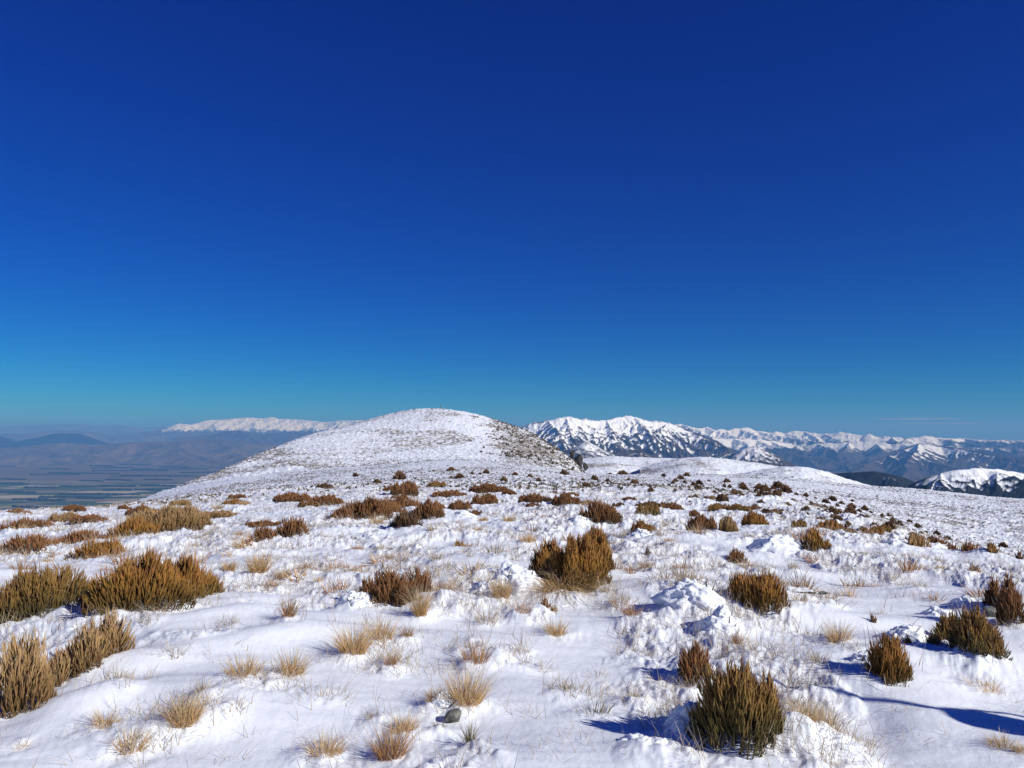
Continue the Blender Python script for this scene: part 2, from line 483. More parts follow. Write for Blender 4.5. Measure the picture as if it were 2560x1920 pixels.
MIDS = [  # kind, x, y, w, h
 ('rust',30,1112,50,14),('brown',134,1134,55,20),('rust',155,1105,40,12),('rust',188,1141,68,16),('rust',299,1113,64,20),('brown',386,1098,35,11),
 ('rust',322,1090,18,9),('rust',265,1105,20,8),('orange',504,1092,50,12),('rust',510,1080,30,9),('rust',628,1084,66,20),('rust',705,1092,58,20),('dark',699,1057,30,10),
 ('rust',665,1102,35,12),('rust',568,1140,70,12),('brown',470,1126,80,14),('rust',843,1058,32,12),('rust',873,1073,44,26),('olive',943,1053,33,15),('rust',973,1071,62,14),
 ('rust',1053,1063,68,16),('rust',1047,1088,44,24),('rust',993,1097,38,20),('orange',943,1098,30,13),('brown',807,1066,20,8),('rust',862,1085,30,11),('rust',1027,1112,27,14),
 ('rust',1154,1088,50,17),('rust',1222,1098,50,24),('brown',1265,1098,30,14),('rust',1151,1099,24,11),('dark',1185,1092,22,10),('orange',1386,1160,36,24),('olive',1401,1117,40,22),
 ('dark',1410,1099,54,15),('rust',1453,1101,38,15),('dark',1293,1092,15,8),('dark',1336,1097,22,11),('rust',1519,1151,46,34),('brown',1576,1156,30,28),('orange',1630,1138,40,26),
 ('rust',1637,1122,26,15),('olive',1553,1095,32,14),('olive',1548,1107,24,12),('olive',1595,1104,42,12),('rust',1627,1101,18,9),('rust',1677,1112,20,9),('rust',1501,1115,17,13),
 ('rust',1570,1121,17,11),('olive',1728,1145,26,17),('rust',1593,1214,42,24),('orange',1801,1153,46,25),('rust',1835,1158,28,14),('orange',1889,1168,36,20),('orange',1912,1161,22,13),
 ('brown',1983,1193,44,24),('rust',2030,1183,36,12),('rust',2060,1191,20,15),('rust',2100,1201,38,14),('dark',2205,1216,20,13),('brown',2109,1251,26,16),('olive',993,1185,34,13),
 ('rust',1915,1422,28,20),('olive',2026,1425,36,20),('olive',1196,1335,22,12),('rust',1176,1327,26,20),('dark',1400,1208,16,12),('brown',1410,1150,14,9),
 ('olive',1965,1418,22,18),('dark',1889,1368,20,14),('rust',770,1102,26,9),('rust',1100,1078,24,9),('brown',1540,1080,22,9),('dark',1195,1070,16,7),('rust',1360,1084,24,9),('olive',1235,1074,28,8),
]
GRASS = [  # kind, x, y, w, h
 ('gold',470,1106,24,14),('reddish',208,1229,68,14),('gold',557,1255,50,46),('gold',495,1246,28,22),('gold',611,1260,34,18),('reddish',658,1234,28,22),('reddish',338,1218,24,16),('gold',100,1236,24,12),
 ('gold',1141,1175,36,22),('gold',1043,1132,18,12),('gold',1100,1134,28,18),('gold',1037,1150,20,9),('gold',1083,1313,46,50),('gold',814,1134,26,26),('gold',1595,1095,12,8),
 ('gold',1812,1406,56,44),('reddish',621,1399,34,46),('gold',628,1497,58,56),('gold',524,1521,75,46),('straw',612,1532,78,34),('straw',255,1539,50,26),('gold',225,1617,46,38),('gold',396,1618,70,62),
 ('gold',280,1658,70,46),('straw',370,1475,66,36),('straw',490,1405,48,28),('straw',322,1398,48,18),('gold',700,1655,78,42),('straw',505,1590,40,32),('straw',437,1567,30,36),('gold',40,1657,25,16),
 ('straw',702,1549,44,26),('gold',822,1418,64,50),('gold',763,1449,72,58),('reddish',845,1466,22,30),('reddish',1028,1456,58,54),('gold',1006,1547,76,76),('gold',939,1547,28,30),('gold',872,1606,38,44),
 ('reddish',842,1661,72,74),('green',1016,1633,30,44),('straw',1036,1660,58,34),('straw',808,1583,30,26),('gold',1201,1382,50,38),('straw',1050,1368,56,56),('reddish',1127,1353,42,26),('reddish',1366,1361,34,28),
 ('straw',1336,1328,42,32),('green',1285,1557,78,42),('green',1215,1503,62,28),('straw',1127,1428,32,32),('straw',1171,1458,48,24),('straw',1400,1415,18,20),('straw',1292,1462,46,24),('straw',1373,1517,56,30),
 ('reddish',879,1415,22,22),('green',949,1600,18,12),('reddish',1593,1412,16,28),('straw',1768,1466,32,34),('straw',1711,1522,38,36),('gold',1778,1563,44,48),('gold',1744,1601,40,48),('straw',1791,1598,66,46),
 ('straw',1865,1593,54,20),('brown',2127,1489,76,32),('gold',2164,1620,44,30),('gold',2205,1634,22,22),('straw',1899,1338,40,14),('straw',1738,1348,42,28),('gold',908,1367,36,66),('gold',1212,1300,96,92),
 ('reddish',1395,1236,30,22),('reddish',1470,1238,36,16),('straw',1310,1308,34,28),('straw',1960,1215,32,16),('straw',1690,1290,40,28),('straw',1480,1310,40,34),('straw',1870,1210,26,16),('straw',1925,1250,32,20),
 ('straw',1990,1272,30,18),('gold',2035,1240,24,14),('straw',1650,1240,30,22),('reddish',1657,1232,20,16),('straw',1713,1240,20,22),('straw',2085,1225,24,16),('straw',945,1230,30,22),('straw',975,1237,24,16),
 ('straw',905,1245,26,16),('reddish',842,1208,20,14),('straw',820,1190,22,14),('straw',960,1210,18,14),('reddish',773,1190,28,12),('straw',1000,1150,24,10),('reddish',1170,1120,34,12),('reddish',980,1094,20,8),
 ('straw',1430,1180,32,16),('reddish',1445,1190,22,12),('straw',1355,1170,24,14),('reddish',880,1128,20,16),('straw',735,1130,24,12),('reddish',960,1305,40,34),('straw',1000,1290,30,18),('straw',2110,1340,34,16),
 ('straw',1845,1445,30,18),('gold',525,1100,14,9),('straw',430,1180,26,14),('straw',480,1200,24,12),('reddish',515,1172,18,10),('straw',610,1215,26,12),('straw',450,1175,20,12),
]
CLUMPS = [  # rime-crusted shrubs: x, y, w, h, label
 (1500, 1352, 100, 74, 'biggest snow-crusted heap, bluish in shade, beside the low orange shrub'),
 (1560, 1388, 80, 70, 'tall rounded crusted heap touching the biggest one'),
 (1683, 1200, 84, 46, 'bluish crusted mound beside the bright orange upright shrub'),
 (1115, 1296, 95, 76, 'crusted heap with dark twigs beside the tallest orange-brown shrub'),
 (1055, 1300, 60, 32, 'low crusted lump behind a golden tuft, near the photo\'s middle'),
 (768, 1350, 72, 48, 'crusted lump with black twigs showing, beside the reddish rust shrub'),
 (1968, 1408, 100, 62, 'wide crusted heap above the rounded orange-olive shrub'),
 (1880, 1470, 66, 46, 'crusted hollow lump just left of the rounded orange-olive shrub'),
 (2035, 1340, 62, 40, 'crusted lump beside a pale flattened grass patch'),
 (2105, 1312, 70, 36, 'crusted heap beside the tall brownish red shrub'),
 (1940, 1190, 50, 22, 'bluish crusted lump near the far edge of the plateau, right part'),
 (1254, 1138, 40, 26, 'narrow crusted lump touching the widest rusty mid plateau shrub'),
 (998, 1122, 42, 22, 'round snow lump with a blue shadow, in front of the crest thicket'),
 (1252, 1188, 44, 26, 'snow pillar behind the tallest orange-brown shrub'),
 (960, 1550, 66, 54, 'white crusted tuft heap next to the largest golden tuft'),
 (1490, 1610, 66, 90, 'knobbly snow heap against the large spiky olive shrub'),
 (1780, 1640, 120, 46, 'row of snow knobs below the frosted grass, bottom edge'),
 (1395, 1650, 120, 40, 'flat lumpy crust at the bottom edge, in the shrub shadow'),
 (160, 1315, 60, 46, 'crusted lumps between the two large mats at left'),
 (835, 1466, 60, 26, 'crusted lumps under the twin golden tufts'),
 (1400, 1108, 30, 14, 'small crusted lump among the far dark shrubs'),
 (1385, 1172, 46, 26, 'snowy twiggy lump beside a small orange shrub'),
 (1740, 1195, 30, 26, 'small crusted lump against the bright orange shrub'),
 (1205, 1320, 100, 22, 'ragged white crust along the foot of the tallest shrub'),
 (1620, 1380, 90, 24, 'ragged crust along the foot of the low orange shrub'),
 (160, 1395, 60, 30, 'crusted lumps in front of the wide orange mat'),
]
DOTS = []
for ox, oy, L in ((1700, 960, [(42,590),(185,618),(87,650),(30,632),(118,680),(62,742),(165,740),(220,705),(307,718),(343,718),(380,715),(285,660),(320,665),(505,660),(450,700),(490,713),(465,733),(527,733),(540,720),(615,710),(630,665),(595,668),(672,690),(725,748),(690,775),(815,745),(850,770),(870,735),(850,780),(935,765),(980,745),(1010,780),(890,825),(975,835),(1115,825),(1145,820),(1100,793),(1225,825),(1300,850),(1360,870),(575,800),(520,765),(550,825),(480,775),(655,810),(730,830),(820,855),(400,650),(540,690)]),
                  (850, 960, [(1733,582),(1820,583),(1855,613),(1890,645),(2140,635),(2080,590),(1720,627),(1635,612),(1560,615),(1490,605),(1275,622),(1055,622),(1125,580),(1220,595),(940,570),(850,572),(715,550),(900,572),(860,600),(770,603),(1440,580),(1580,650),(2000,700),(400,600),(490,605),(380,612),(715,602),(100,595),(240,640)]),
                  (1700, 1200, [(1285,285),(1413,285),(1412,327),(1497,318),(1580,335),(1475,270),(1300,232),(1365,255),(1100,175),(1115,210),(1150,205),(1225,210),(1010,165),(890,205),(980,215),(935,225),(1115,250),(1200,255),(985,260),(1170,320),(1020,280),(1080,300),(1465,365),(1550,345),(1650,350),(1340,320),(1250,300),(1400,370),(1730,410),(1820,430),(1620,380),(1700,380),(1900,440),(2000,440)])):
    for (a, b) in L:
        DOTS.append((ox + a / 2.572, oy + b / 2.572))

_g = random.Random(9)
for (a, b) in list(DOTS):
    if a > 1650 and _g.random() < .95:
        a2, b2 = a + _g.gauss(0, 38), b + _g.gauss(3, 7)
        if b2 > 1180 + max(0, a2 - 1900) * .30: DOTS.append((a2, b2))

def place(x, y, w, h):
    px, py = OV(x, y)
    gx, gy = ground_at(px, py)
    d = math.hypot(gx, gy)
    sc = gy / F * 1.15732
    return gx, gy, w * sc, h * sc

hero_places = []
for kind, blobs, label in HERO:
    hero_places.append([place(*b) for b in blobs])
mid_places = [place(m[1], m[2], m[3] * 1.12, m[4]) for m in MIDS]
grass_places = [place(*g[1:]) for g in GRASS]
clump_places = [place(*c[:4]) for c in CLUMPS]
for pl in hero_places:
    for (x, y, w, h) in pl:
        if y < 16:
            BUMPS.append((x + .75 * w, y + .1, .65 * w + .12, .4 * w + .12, .20 * min(h, .5)))
            ROUGH.append((x - .5 * w, y, .32 * w + .1, .7))
for (x, y, w, h) in grass_places:
    if y < 14:
        BUMPS.append((x, y + .04, .35 * w + .06, .3 * w + .05, .10 * min(h, .35)))
        ROUGH.append((x, y, .5 * w + .08, .7))
for (x, y, w, h) in clump_places:
    BUMPS.append((x, y + .25 * w, .6 * w, .5 * w, .30 * h))
    ROUGH.append((x, y, .5 * w, .6))
for (ox, oy, ow) in ((1290, 1450, 170), (1150, 1480, 120), (930, 1500, 90), (1200, 1610, 160), (1960, 1570, 260), (2100, 1600, 200), (450, 1400, 150), (560, 1445, 130), (620, 1590, 130), (330, 1500, 120), (1890, 1350, 120),
                     (2000, 1330, 110), (1400, 1275, 110), (960, 1390, 140), (1180, 1255, 80), (1690, 1410, 110), (700, 1500, 90), (1100, 1390, 100), (2150, 1520, 90), (380, 1160, 60)):
    x, y, w, h = place(ox, oy, ow, 10)
    ROUGH.append((x, y, w * .62, -1.15))
BUMPS.append((1.35, 7.3, 1.0, .6, .09)); BUMPS.append((-2.2, 6.0, 1.1, .8, .12)); BUMPS.append((-3.4, 12.5, 1.4, .8, .12))

# ================================================================ snow ground sheet
def build_ground():
    uf = np.linspace(-.74, .74, 1250)
    ul = -(.74 + (np.linspace(0, 1, 70)[1:]) ** 1.5 * 1.6); ur = -ul
    us = np.concatenate([ul[::-1], uf, ur])
    ys = [0.9]
    while ys[-1] < 6000:
        y = ys[-1]
        r = .02 if y < 2.6 else .0058 if y < 14 else .0050 if y < 60 else .0056 if y < 260 else .0046 if y < 660 else .05
        ys.append(y * (1 + r))
    ys = np.array(ys)
    Y, U = np.meshgrid(ys, us, indexing='ij')
    X = U * Y
    Zz = base_h(X, Y) + detail(X, Y)
    x, y = X.ravel(), Y.ravel()
    d = np.hypot(x, y)
    # vegetation density showing through
    n = fbm(x / 14, y / 14, 3, 71); n2 = fbm(x / 60, y / 60, 3, 72)
    veg = 0.46 * rough_mask(x, y) * ss(4, 12, d) + ss(20, 60, d) * (.28 + .18 * n) + ss(150, 300, d) * (.10 + .35 * n2)
    # photo regions of the hill, in directions from here
    u = x / y
    pxl = 1280 + u * F
    # snow-filled bright patches on the hill stay clean; right flank is scrubby
    hill = ss(330, 400, y) * ss(900, 700, y)
    zr = (Zz.ravel() - EYE)
    right = hill * ss(1130, 1300, pxl + 8 * n) * ss(1490, 1450, pxl)
    left = hill * ss(760, 690, pxl) * ss(450, 560, pxl)
    veg = veg + .22 * right + .26 * left
    clean = ss(.0, .25, fbm(x / 45, y / 80, 2, 75)) * ss(90, 200, d)
    veg = veg * (1 - .8 * clean * (1 - right))
    rock = np.zeros_like(veg)
    rock += .42 * left * ss(0, .4, fbm(x / 30, y / 12, 3, 77)) + .60 * right * ss(.0, .4, fbm(x / 9, y / 7, 4, 78, gain=.65))
    rock += .55 * ss(.45, .7, fbm(x / 18, y / 5, 3, 79)) * ss(250, 330, y) * ss(620, 560, y) * ss(640, 700, pxl)
    V = np.stack([x, y, Zz.ravel()], 1)
    me = make_mesh('snow_ground', V, [grid_faces(len(ys), len(us))], {'veg': np.clip(veg, 0, 1.2), 'rock': np.clip(rock, 0, 1)})
    o = obj('snow_ground', me, M['ground'])
    tag(o, kind='structure')
build_ground()

# ================================================================ spiky foliage geometry
def spindles(base, tip, r, tipv0, tipv1, rnd, sides=4):
    """tapered pencil-like branchlets; arrays of n"""
    n = len(base)
    ax = tip - base
    L = np.linalg.norm(ax, axis=1, keepdims=True); ax = ax / np.maximum(L, 1e-6)
    ref = np.tile(np.array([[0.3, 1.0, 0.1]]), (n, 1))
    e1 = np.cross(ax, ref); e1 /= np.linalg.norm(e1, axis=1, keepdims=True); e2 = np.cross(ax, e1)
    ang = np.arange(sides) * 2 * np.pi / sides
    rings = []
    for s, k in ((0, .7), (.55, 1.0)):
        c = base + ax * L * s
        rings.append(c[:, None, :] + r[:, None, None] * k * (np.cos(ang)[None, :, None] * e1[:, None, :] + np.sin(ang)[None, :, None] * e2[:, None, :]))
    V = np.concatenate(rings + [tip[:, None, :]], 1)      # n, 2s+1, 3
    m = 2 * sides + 1
    i = np.arange(sides); j = (i + 1) % sides
    q = np.stack([i, j, j + sides, i + sides], 1); t = np.stack([i + sides, j + sides, np.full(sides, 2 * sides)], 1)
    off = (np.arange(n) * m)[:, None, None]
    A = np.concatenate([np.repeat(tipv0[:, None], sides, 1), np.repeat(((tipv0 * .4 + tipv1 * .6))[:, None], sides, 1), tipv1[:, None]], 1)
    return V.reshape(-1, 3), (q[None] + off).reshape(-1, 4), (t[None] + off).reshape(-1, 3), A.ravel(), np.repeat(rnd, m)

def blades(base, direc, L, w, bend, rnd, seg=4):
    """arching ribbons: direc (n,3) unit start direction, bend = how far they fall over"""
    n = len(base)
    s = np.linspace(0, 1, seg + 1)
    hor = direc.copy(); hor[:, 2] = 0
    hn = np.linalg.norm(hor, axis=1, keepdims=True); hor = np.where(hn > 1e-4, hor / np.maximum(hn, 1e-4), np.array([[1.0, 0, 0]]))
    P = base[:, None, :] + direc[:, None, :] * (L[:, None, None] * s[None, :, None]) \
        + hor[:, None, :] * (L * bend)[:, None, None] * (s ** 2)[None, :, None] * .7 \
        - np.array([0, 0, 1.0])[None, None, :] * (L * bend)[:, None, None] * (s ** 2.2)[None, :, None] * .75
    a = rng.uniform(-.9, .9, n)
    side = np.stack([np.cos(a), np.sin(a), np.zeros(n)], 1)
    wd = (w[:, None] * (1 - .85 * s[None, :] ** 1.5))[:, :, None] * .5
    Lf = P - side[:, None, :] * wd; Rt = P + side[:, None, :] * wd
    V = np.stack([Lf, Rt], 2).reshape(n, -1, 3)
    m = 2 * (seg + 1)
    k = np.arange(seg) * 2
    q = np.stack([k, k + 1, k + 3, k + 2], 1)
    off = (np.arange(n) * m)[:, None, None]
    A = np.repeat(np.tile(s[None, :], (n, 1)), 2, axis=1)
    return V.reshape(-1, 3), (q[None] + off).reshape(-1, 4), np.zeros((0, 3), int), A.ravel(), np.repeat(rnd, m)

def merge(parts):
    V, Q, Tt, A, Rr = [], [], [], [], []
    n = 0
    for v, q, t, a, r in parts:
        V.append(v); Q.append(q + n); Tt.append(t + n); A.append(a); Rr.append(r); n += len(v)
    return np.concatenate(V), [np.concatenate(Q), np.concatenate(Tt)], {'tip': np.concatenate(A), 'rnd': np.concatenate(Rr)}

def shrub_branchlets(blobs, n_per_m2, rad, L0, seed, lean=0.32, soft=0.0):
    """blobs (cx, cy, w, h, z0) in metres about the shrub's base; upright branchlets over a domed outline"""
    g = np.random.default_rng(seed)
    out = []
    for (cx, cy, w, h, z0) in blobs:
        dep = .42 * w + .08 * h
        n = int(np.clip(n_per_m2 * w * (dep * 2 + h * 1.2), 60, 13000))
        rr = np.sqrt(g.uniform(0, 1, n)); th = g.uniform(0, 2 * np.pi, n)
        edge = 1 + .16 * np.sin(3 * th + g.uniform(0, 6)) + .10 * np.sin(7 * th + g.uniform(0, 6))
        x = rr * np.cos(th) * edge; y = rr * np.sin(th) * edge
        lump = 1 + .38 * pn(x * 2.0 + seed, y * 2.0, seed) + .30 * pn(x * 5 + seed, y * 5, seed + 3)
        dome = h * np.clip(1 - rr ** (2.6 - .2 * soft), 0, 1) ** (.55 + .12 * soft) * lump
        dome = np.maximum(dome, h * .16)
        low = g.uniform(0, 1, n) ** 2.0 * .75
        low = np.where(rr < .5, low * .35, low)
        L = L0 * np.where(g.uniform(0, 1, n) < .12, g.uniform(1.2, 1.9, n), g.uniform(.6, 1.3, n)) * (0.75 + .5 * (1 - low))
        ztip = dome * (1 - low) + L * g.uniform(-.1, .62, n) * (low < .25)
        lx = x * lean * (1.3 + low) + g.normal(0, .13, n); ly = y * lean * (1.3 + low) + g.normal(0, .13, n)
        tip = np.stack([cx + x * w / 2, cy + y * dep, z0 + np.maximum(ztip, .02)], 1)
        ax = np.stack([lx, ly, np.ones(n)], 1); ax /= np.linalg.norm(ax, axis=1, keepdims=True)
        base = tip - ax * L[:, None]
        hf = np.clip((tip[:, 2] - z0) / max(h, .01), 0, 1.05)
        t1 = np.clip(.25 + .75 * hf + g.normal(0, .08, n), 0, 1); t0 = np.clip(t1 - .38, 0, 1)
        keep = pn(x * 3.1 + seed * 1.3, y * 3.1, seed + 8) > -.30 - .5 * (1 - rr)        # bare gaps where snow shows through
        tint = np.clip(.5 + .5 * pn(x * 1.7 + seed, y * 1.7, seed + 21) + g.normal(0, .25, n), 0, 1)
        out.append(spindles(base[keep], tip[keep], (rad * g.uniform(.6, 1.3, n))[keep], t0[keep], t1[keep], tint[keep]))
    return merge(out)

def shrub_stems(blobs, n, seed):
    g = np.random.default_rng(seed + 99)
    out = []
    for (cx, cy, w, h, z0) in blobs:
        k = n
        th = g.uniform(0, 2 * np.pi, k); rr = g.uniform(.05, .8, k)
        base = np.stack([.03 * np.cos(th), .03 * np.sin(th), np.full(k, -.08)], 1)
        tip = np.stack([cx + .46 * w * rr * np.cos(th), cy + .36 * w * rr * np.sin(th), z0 + h * g.uniform(.5, .85, k)], 1)
        out.append(spindles(base, tip, np.full(k, .006 + .012 * h), np.zeros(k), np.ones(k), g.uniform(0, 1, k), 5))
    return merge(out)

def ico(sub):
    import bmesh
    bm = bmesh.new(); bmesh.ops.create_icosphere(bm, subdivisions=sub, radius=1.0)
    V = np.array([v.co[:] for v in bm.verts]); Fc = np.array([[v.index for v in f.verts] for f in bm.faces]); bm.free()
    return V, Fc
LANDMARKS = []   # (px x, px y, phrase)
USED = {}
def hero_obj(kind, pl, label, seed):
    x0 = sum(p[0] * p[2] for p in pl) / sum(p[2] for p in pl); y0 = sum(p[1] * p[2] for p in pl) / sum(p[2] for p in pl)
    z0 = min(Z(p[0], p[1]) for p in pl)
    blobs = []
    for (x, y, w, h) in pl:
        k_ = 1.06 if y < 11 else 1.22
        blobs.append((x - x0, y + .20 * w - y0, w * k_, h * (.84 if y < 11 else .90), Z(x, y + .1 * w) - z0 - .02))
    root = empty('heath_shrub', (x0, y0, z0))
    tag(root, label, 'shrub', 'large heath shrubs standing out of the snow')
    dist = math.hypot(x0, y0)
    dens = 7000 if dist < 7 else 4300 if dist < 11 else 1500 if dist < 20 else 700
    rad = .0033 if dist < 7 else .0042 if dist < 11 else .0072 if dist < 20 else .012
    L0 = .075 if dist < 7 else .085 if dist < 12 else .12
    V, P, A = shrub_branchlets(blobs, dens, rad, L0, seed, soft=.3 if dist < 9 else .8)
    obj('branchlets', make_mesh('branchlets', V, P, A, smooth=False), M[kind], root)
    V, P, A = shrub_stems(blobs, 14, seed)
    obj('stems', make_mesh('stems', V, P, A), M['twig'], root)
    return root

for i, ((kind, blobs, label), pl) in enumerate(zip(HERO, hero_places)):
    hero_obj(kind, pl, label, 100 + i * 7)

# ---- automatic labels by the nearest well-described neighbour
MARKS = [(70, 1330, 'the olive shrub at the left edge'), (290, 1340, 'the wide orange mat'), (175, 1460, 'the frosted tan shrub'), (25, 1530, 'the bottom corner tan shrub'),
         (845, 1310, 'the reddish rust shrub'), (1240, 1230, 'the tallest orange-brown shrub'), (1610, 1580, 'the large spiky olive shrub'), (1503, 1450, 'the upright rust shrub'),
         (1650, 1335, 'the low orange shrub'), (1932, 1460, 'the rounded orange-olive shrub'), (2115, 1410, 'the long slanting olive shrub'), (2185, 1330, 'the brownish red edge shrub'),
         (1762, 1180, 'the bright orange upright shrub'), (1300, 1120, 'the widest mid plateau shrub'), (820, 1105, 'the widest crest thicket'), (356, 1130, 'the broad dull brown thicket'),
         (205, 1195, 'the lowest left orange mat'), (52, 1180, 'the long edge mat'), (874, 1145, 'the dark brown grey shrub'), (620, 1160, 'the pair-humped rust shrub'),
         (2147, 1197, 'the round olive cushion'), (978, 1565, 'the round grey rock'), (1006, 1510, 'the largest golden tuft'), (1500, 1330, 'the biggest crusted heap'), (1683, 1180, 'the bluish crusted mound'),
         (1772, 1322, 'the dark stick'), (1968, 1380, 'the wide crusted heap')]
LOOKS = {'rust': 'rust-brown', 'orange': 'orange-brown', 'olive': 'olive', 'brown': 'tan-brown', 'dark': 'dark brown', 'gold': 'golden', 'straw': 'frosted pale', 'reddish': 'reddish straw', 'green': 'grey-green'}
def size_word(w, h, big, mid):
    a = math.sqrt(w * h)
    s = 'large' if a > big else 'medium' if a > mid else 'small'
    if w > 2.6 * h: s = 'long low' if a > mid else 'small flat'
    return s
def auto_label(kind, noun, x, y, w, h, big, mid):
    c = sorted(MARKS, key=lambda m: math.hypot(m[0] - x, (m[1] - y) * 2.2))
    base = size_word(w, h, big, mid) + ' ' + LOOKS[kind] + ' ' + noun
    for j in range(6):
        m = c[j]
        dx, dy = x - m[0], (y - m[1]) * 2.2
        dd = math.hypot(dx, dy)
        if abs(dx) > abs(dy): rel = ('right of ' if dx > 0 else 'left of ')
        else: rel = ('in front of ' if dy > 0 else 'behind ')
        far = 'just ' if dd < 90 else '' if dd < 220 else 'well '
        lab = base + ' ' + far + rel + m[2]
        if lab not in USED:
            USED[lab] = 1
            return lab
    for k in ('another ', 'one more ', 'a further ', 'still another '):
        if k + lab not in USED:
            USED[k + lab] = 1
            return k + lab
    return lab

# ---- small shrubs, copied from a few that are built once
proto_sh = {}
def proto_shrub(kind, v):
    if (kind, v) not in proto_sh:
        g = np.random.default_rng(500 + v)
        bl = [(g.uniform(-.1, .1), 0, .8, .46, 0)] + [(q + g.uniform(-.06, .06), g.uniform(-.15, .15), g.uniform(.34, .55), g.uniform(.26, .44), 0) for q in (-.34, -.12, .14, .36)]
        V, P, A = shrub_branchlets(bl, 1500, .013, .15, 900 + v * 3, soft=1.0)
        a = make_mesh('branchlets', V, P, A, smooth=False); a.materials.append(M[kind])
        V, P, A = shrub_stems(bl, 8, 900 + v)
        b = make_mesh('stems', V, P, A); b.materials.append(M['twig'])
        proto_sh[(kind, v)] = (a, b)
    return proto_sh[(kind, v)]
for i, ((kind, ox, oy, ow, oh), (x, y, w, h)) in enumerate(zip(MIDS, mid_places)):
    if y < 12:
        r = hero_obj(kind, [(x, y, w, h)], auto_label(kind, 'heath shrub', ox, oy, ow, oh, 34, 20), 700 + i)
        r['group'] = 'small heath shrubs on the plateau'
        continue
    a, b = proto_shrub(kind, i % 4)
    r = empty('heath_shrub', (x, y + .2 * w, Z(x, y + .1 * w) - .02 * h))
    r.scale = (w * 1.12, w * .85, h * 1.85)
    tag(r, auto_label(kind, 'heath shrub', ox, oy, ow, oh, 34, 20), 'shrub', 'small heath shrubs on the plateau')
    obj('branchlets', a, None, r)
    if ow > 24: obj('stems', b, None, r)

# ---- tiny dark shrubs dotting the slope beyond
proto_dot = []
for v in range(4):
    V, P, A = shrub_branchlets([(0, 0, 1.0, .62, 0)], 260, .045, .3, 1500 + v, lean=.5)
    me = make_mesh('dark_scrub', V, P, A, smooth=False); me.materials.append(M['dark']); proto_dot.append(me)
for i, (px, py) in enumerate(DOTS):
    gx, gy = ground_at(px, py + 3)
    s = gy / F
    wpx = random.Random(i).uniform(9, 16) if gy > 30 else random.Random(i).uniform(11, 18)
    o = obj('scrub_bush', proto_dot[i % 4], None, None, (gx, gy, Z(gx, gy) - .03))
    f_ = random.Random(i * 7 + 1)
    k_ = f_.choice((.9, 1.1, 1.4, 1.6, 2.1))
    o.scale = (wpx * s * k_ * f_.uniform(.8, 1.3), wpx * s * k_, wpx * s * k_ * f_.uniform(.5, .8))
    o.rotation_euler = (0, 0, i * 1.7)
    tag(o, 'small dark bush dotting the bright snow slope beyond the rusty shrubs', 'bush', 'small dark bushes on the slope behind the plateau')

# ================================================================ grass tufts
def tuft_mesh(name, n, w, h, bw, seed, droop=.35, splay=.5, blobs=None):
    g = np.random.default_rng(seed)
    th = g.uniform(0, 2 * np.pi, n); rr = np.sqrt(g.uniform(0, 1, n))
    bx = rr * np.cos(th) * w * .30; by = rr * np.sin(th) * w * .24
    base = np.stack([bx, by, np.full(n, -.04)], 1)
    dx = np.cos(th) * rr * splay + g.normal(0, .12, n); dy = np.sin(th) * rr * splay * .8 + g.normal(0, .12, n)
    d = np.stack([dx, dy, np.ones(n)], 1); d /= np.linalg.norm(d, axis=1, keepdims=True)
    L = (h + .04) * g.uniform(.55, 1.12, n)
    bend = np.abs(g.normal(droop, .15, n)) * (.4 + rr)
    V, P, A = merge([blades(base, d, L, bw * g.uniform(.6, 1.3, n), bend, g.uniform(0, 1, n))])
    return make_mesh(name, V, P, A, smooth=True)
NB = {'gold': 230, 'reddish': 160, 'straw': 60, 'green': 80, 'brown': 150}
for i, ((kind, ox, oy, ow, oh), (x, y, w, h)) in enumerate(zip(GRASS, grass_places)):
    dist = math.hypot(x, y)
    bw = .0032 if dist < 7 else .0046 if dist < 12 else .009
    k = NB.get(kind, 100) * (1.0 if dist < 12 else .7)
    if ow * oh > 3500: k *= 1.8
    droop = .28; splay = .40; h *= 1.18
    if (ox, oy) == (1212, 1300): droop, k, splay, bw = .95, 520, .7, .006
    me = tuft_mesh('grass_blades', int(k), w, h, bw, 3000 + i, droop, splay * min(1.4, w / max(h, .01)))
    mk = 'gold' if kind == 'brown' else kind
    o = obj('grass_tuft', me, M[mk], None, (x, y, Z(x, y) - .005))
    lab = 'drooping golden grass tuft hanging over the foot of the tallest shrub' if (ox, oy) == (1212, 1300) else 'largest golden grass tuft, fanned out above the round grey rock' if (ox, oy) == (1006, 1547) \
        else 'pale golden tuft at the foot of the reddish rust shrub' if (ox, oy) == (908, 1367) else auto_label(kind if kind != 'brown' else 'brown', 'grass tuft', ox, oy, ow, oh, 44, 26)
    tag(o, lab, 'grass tuft', 'grass tufts poking out of the near snow')

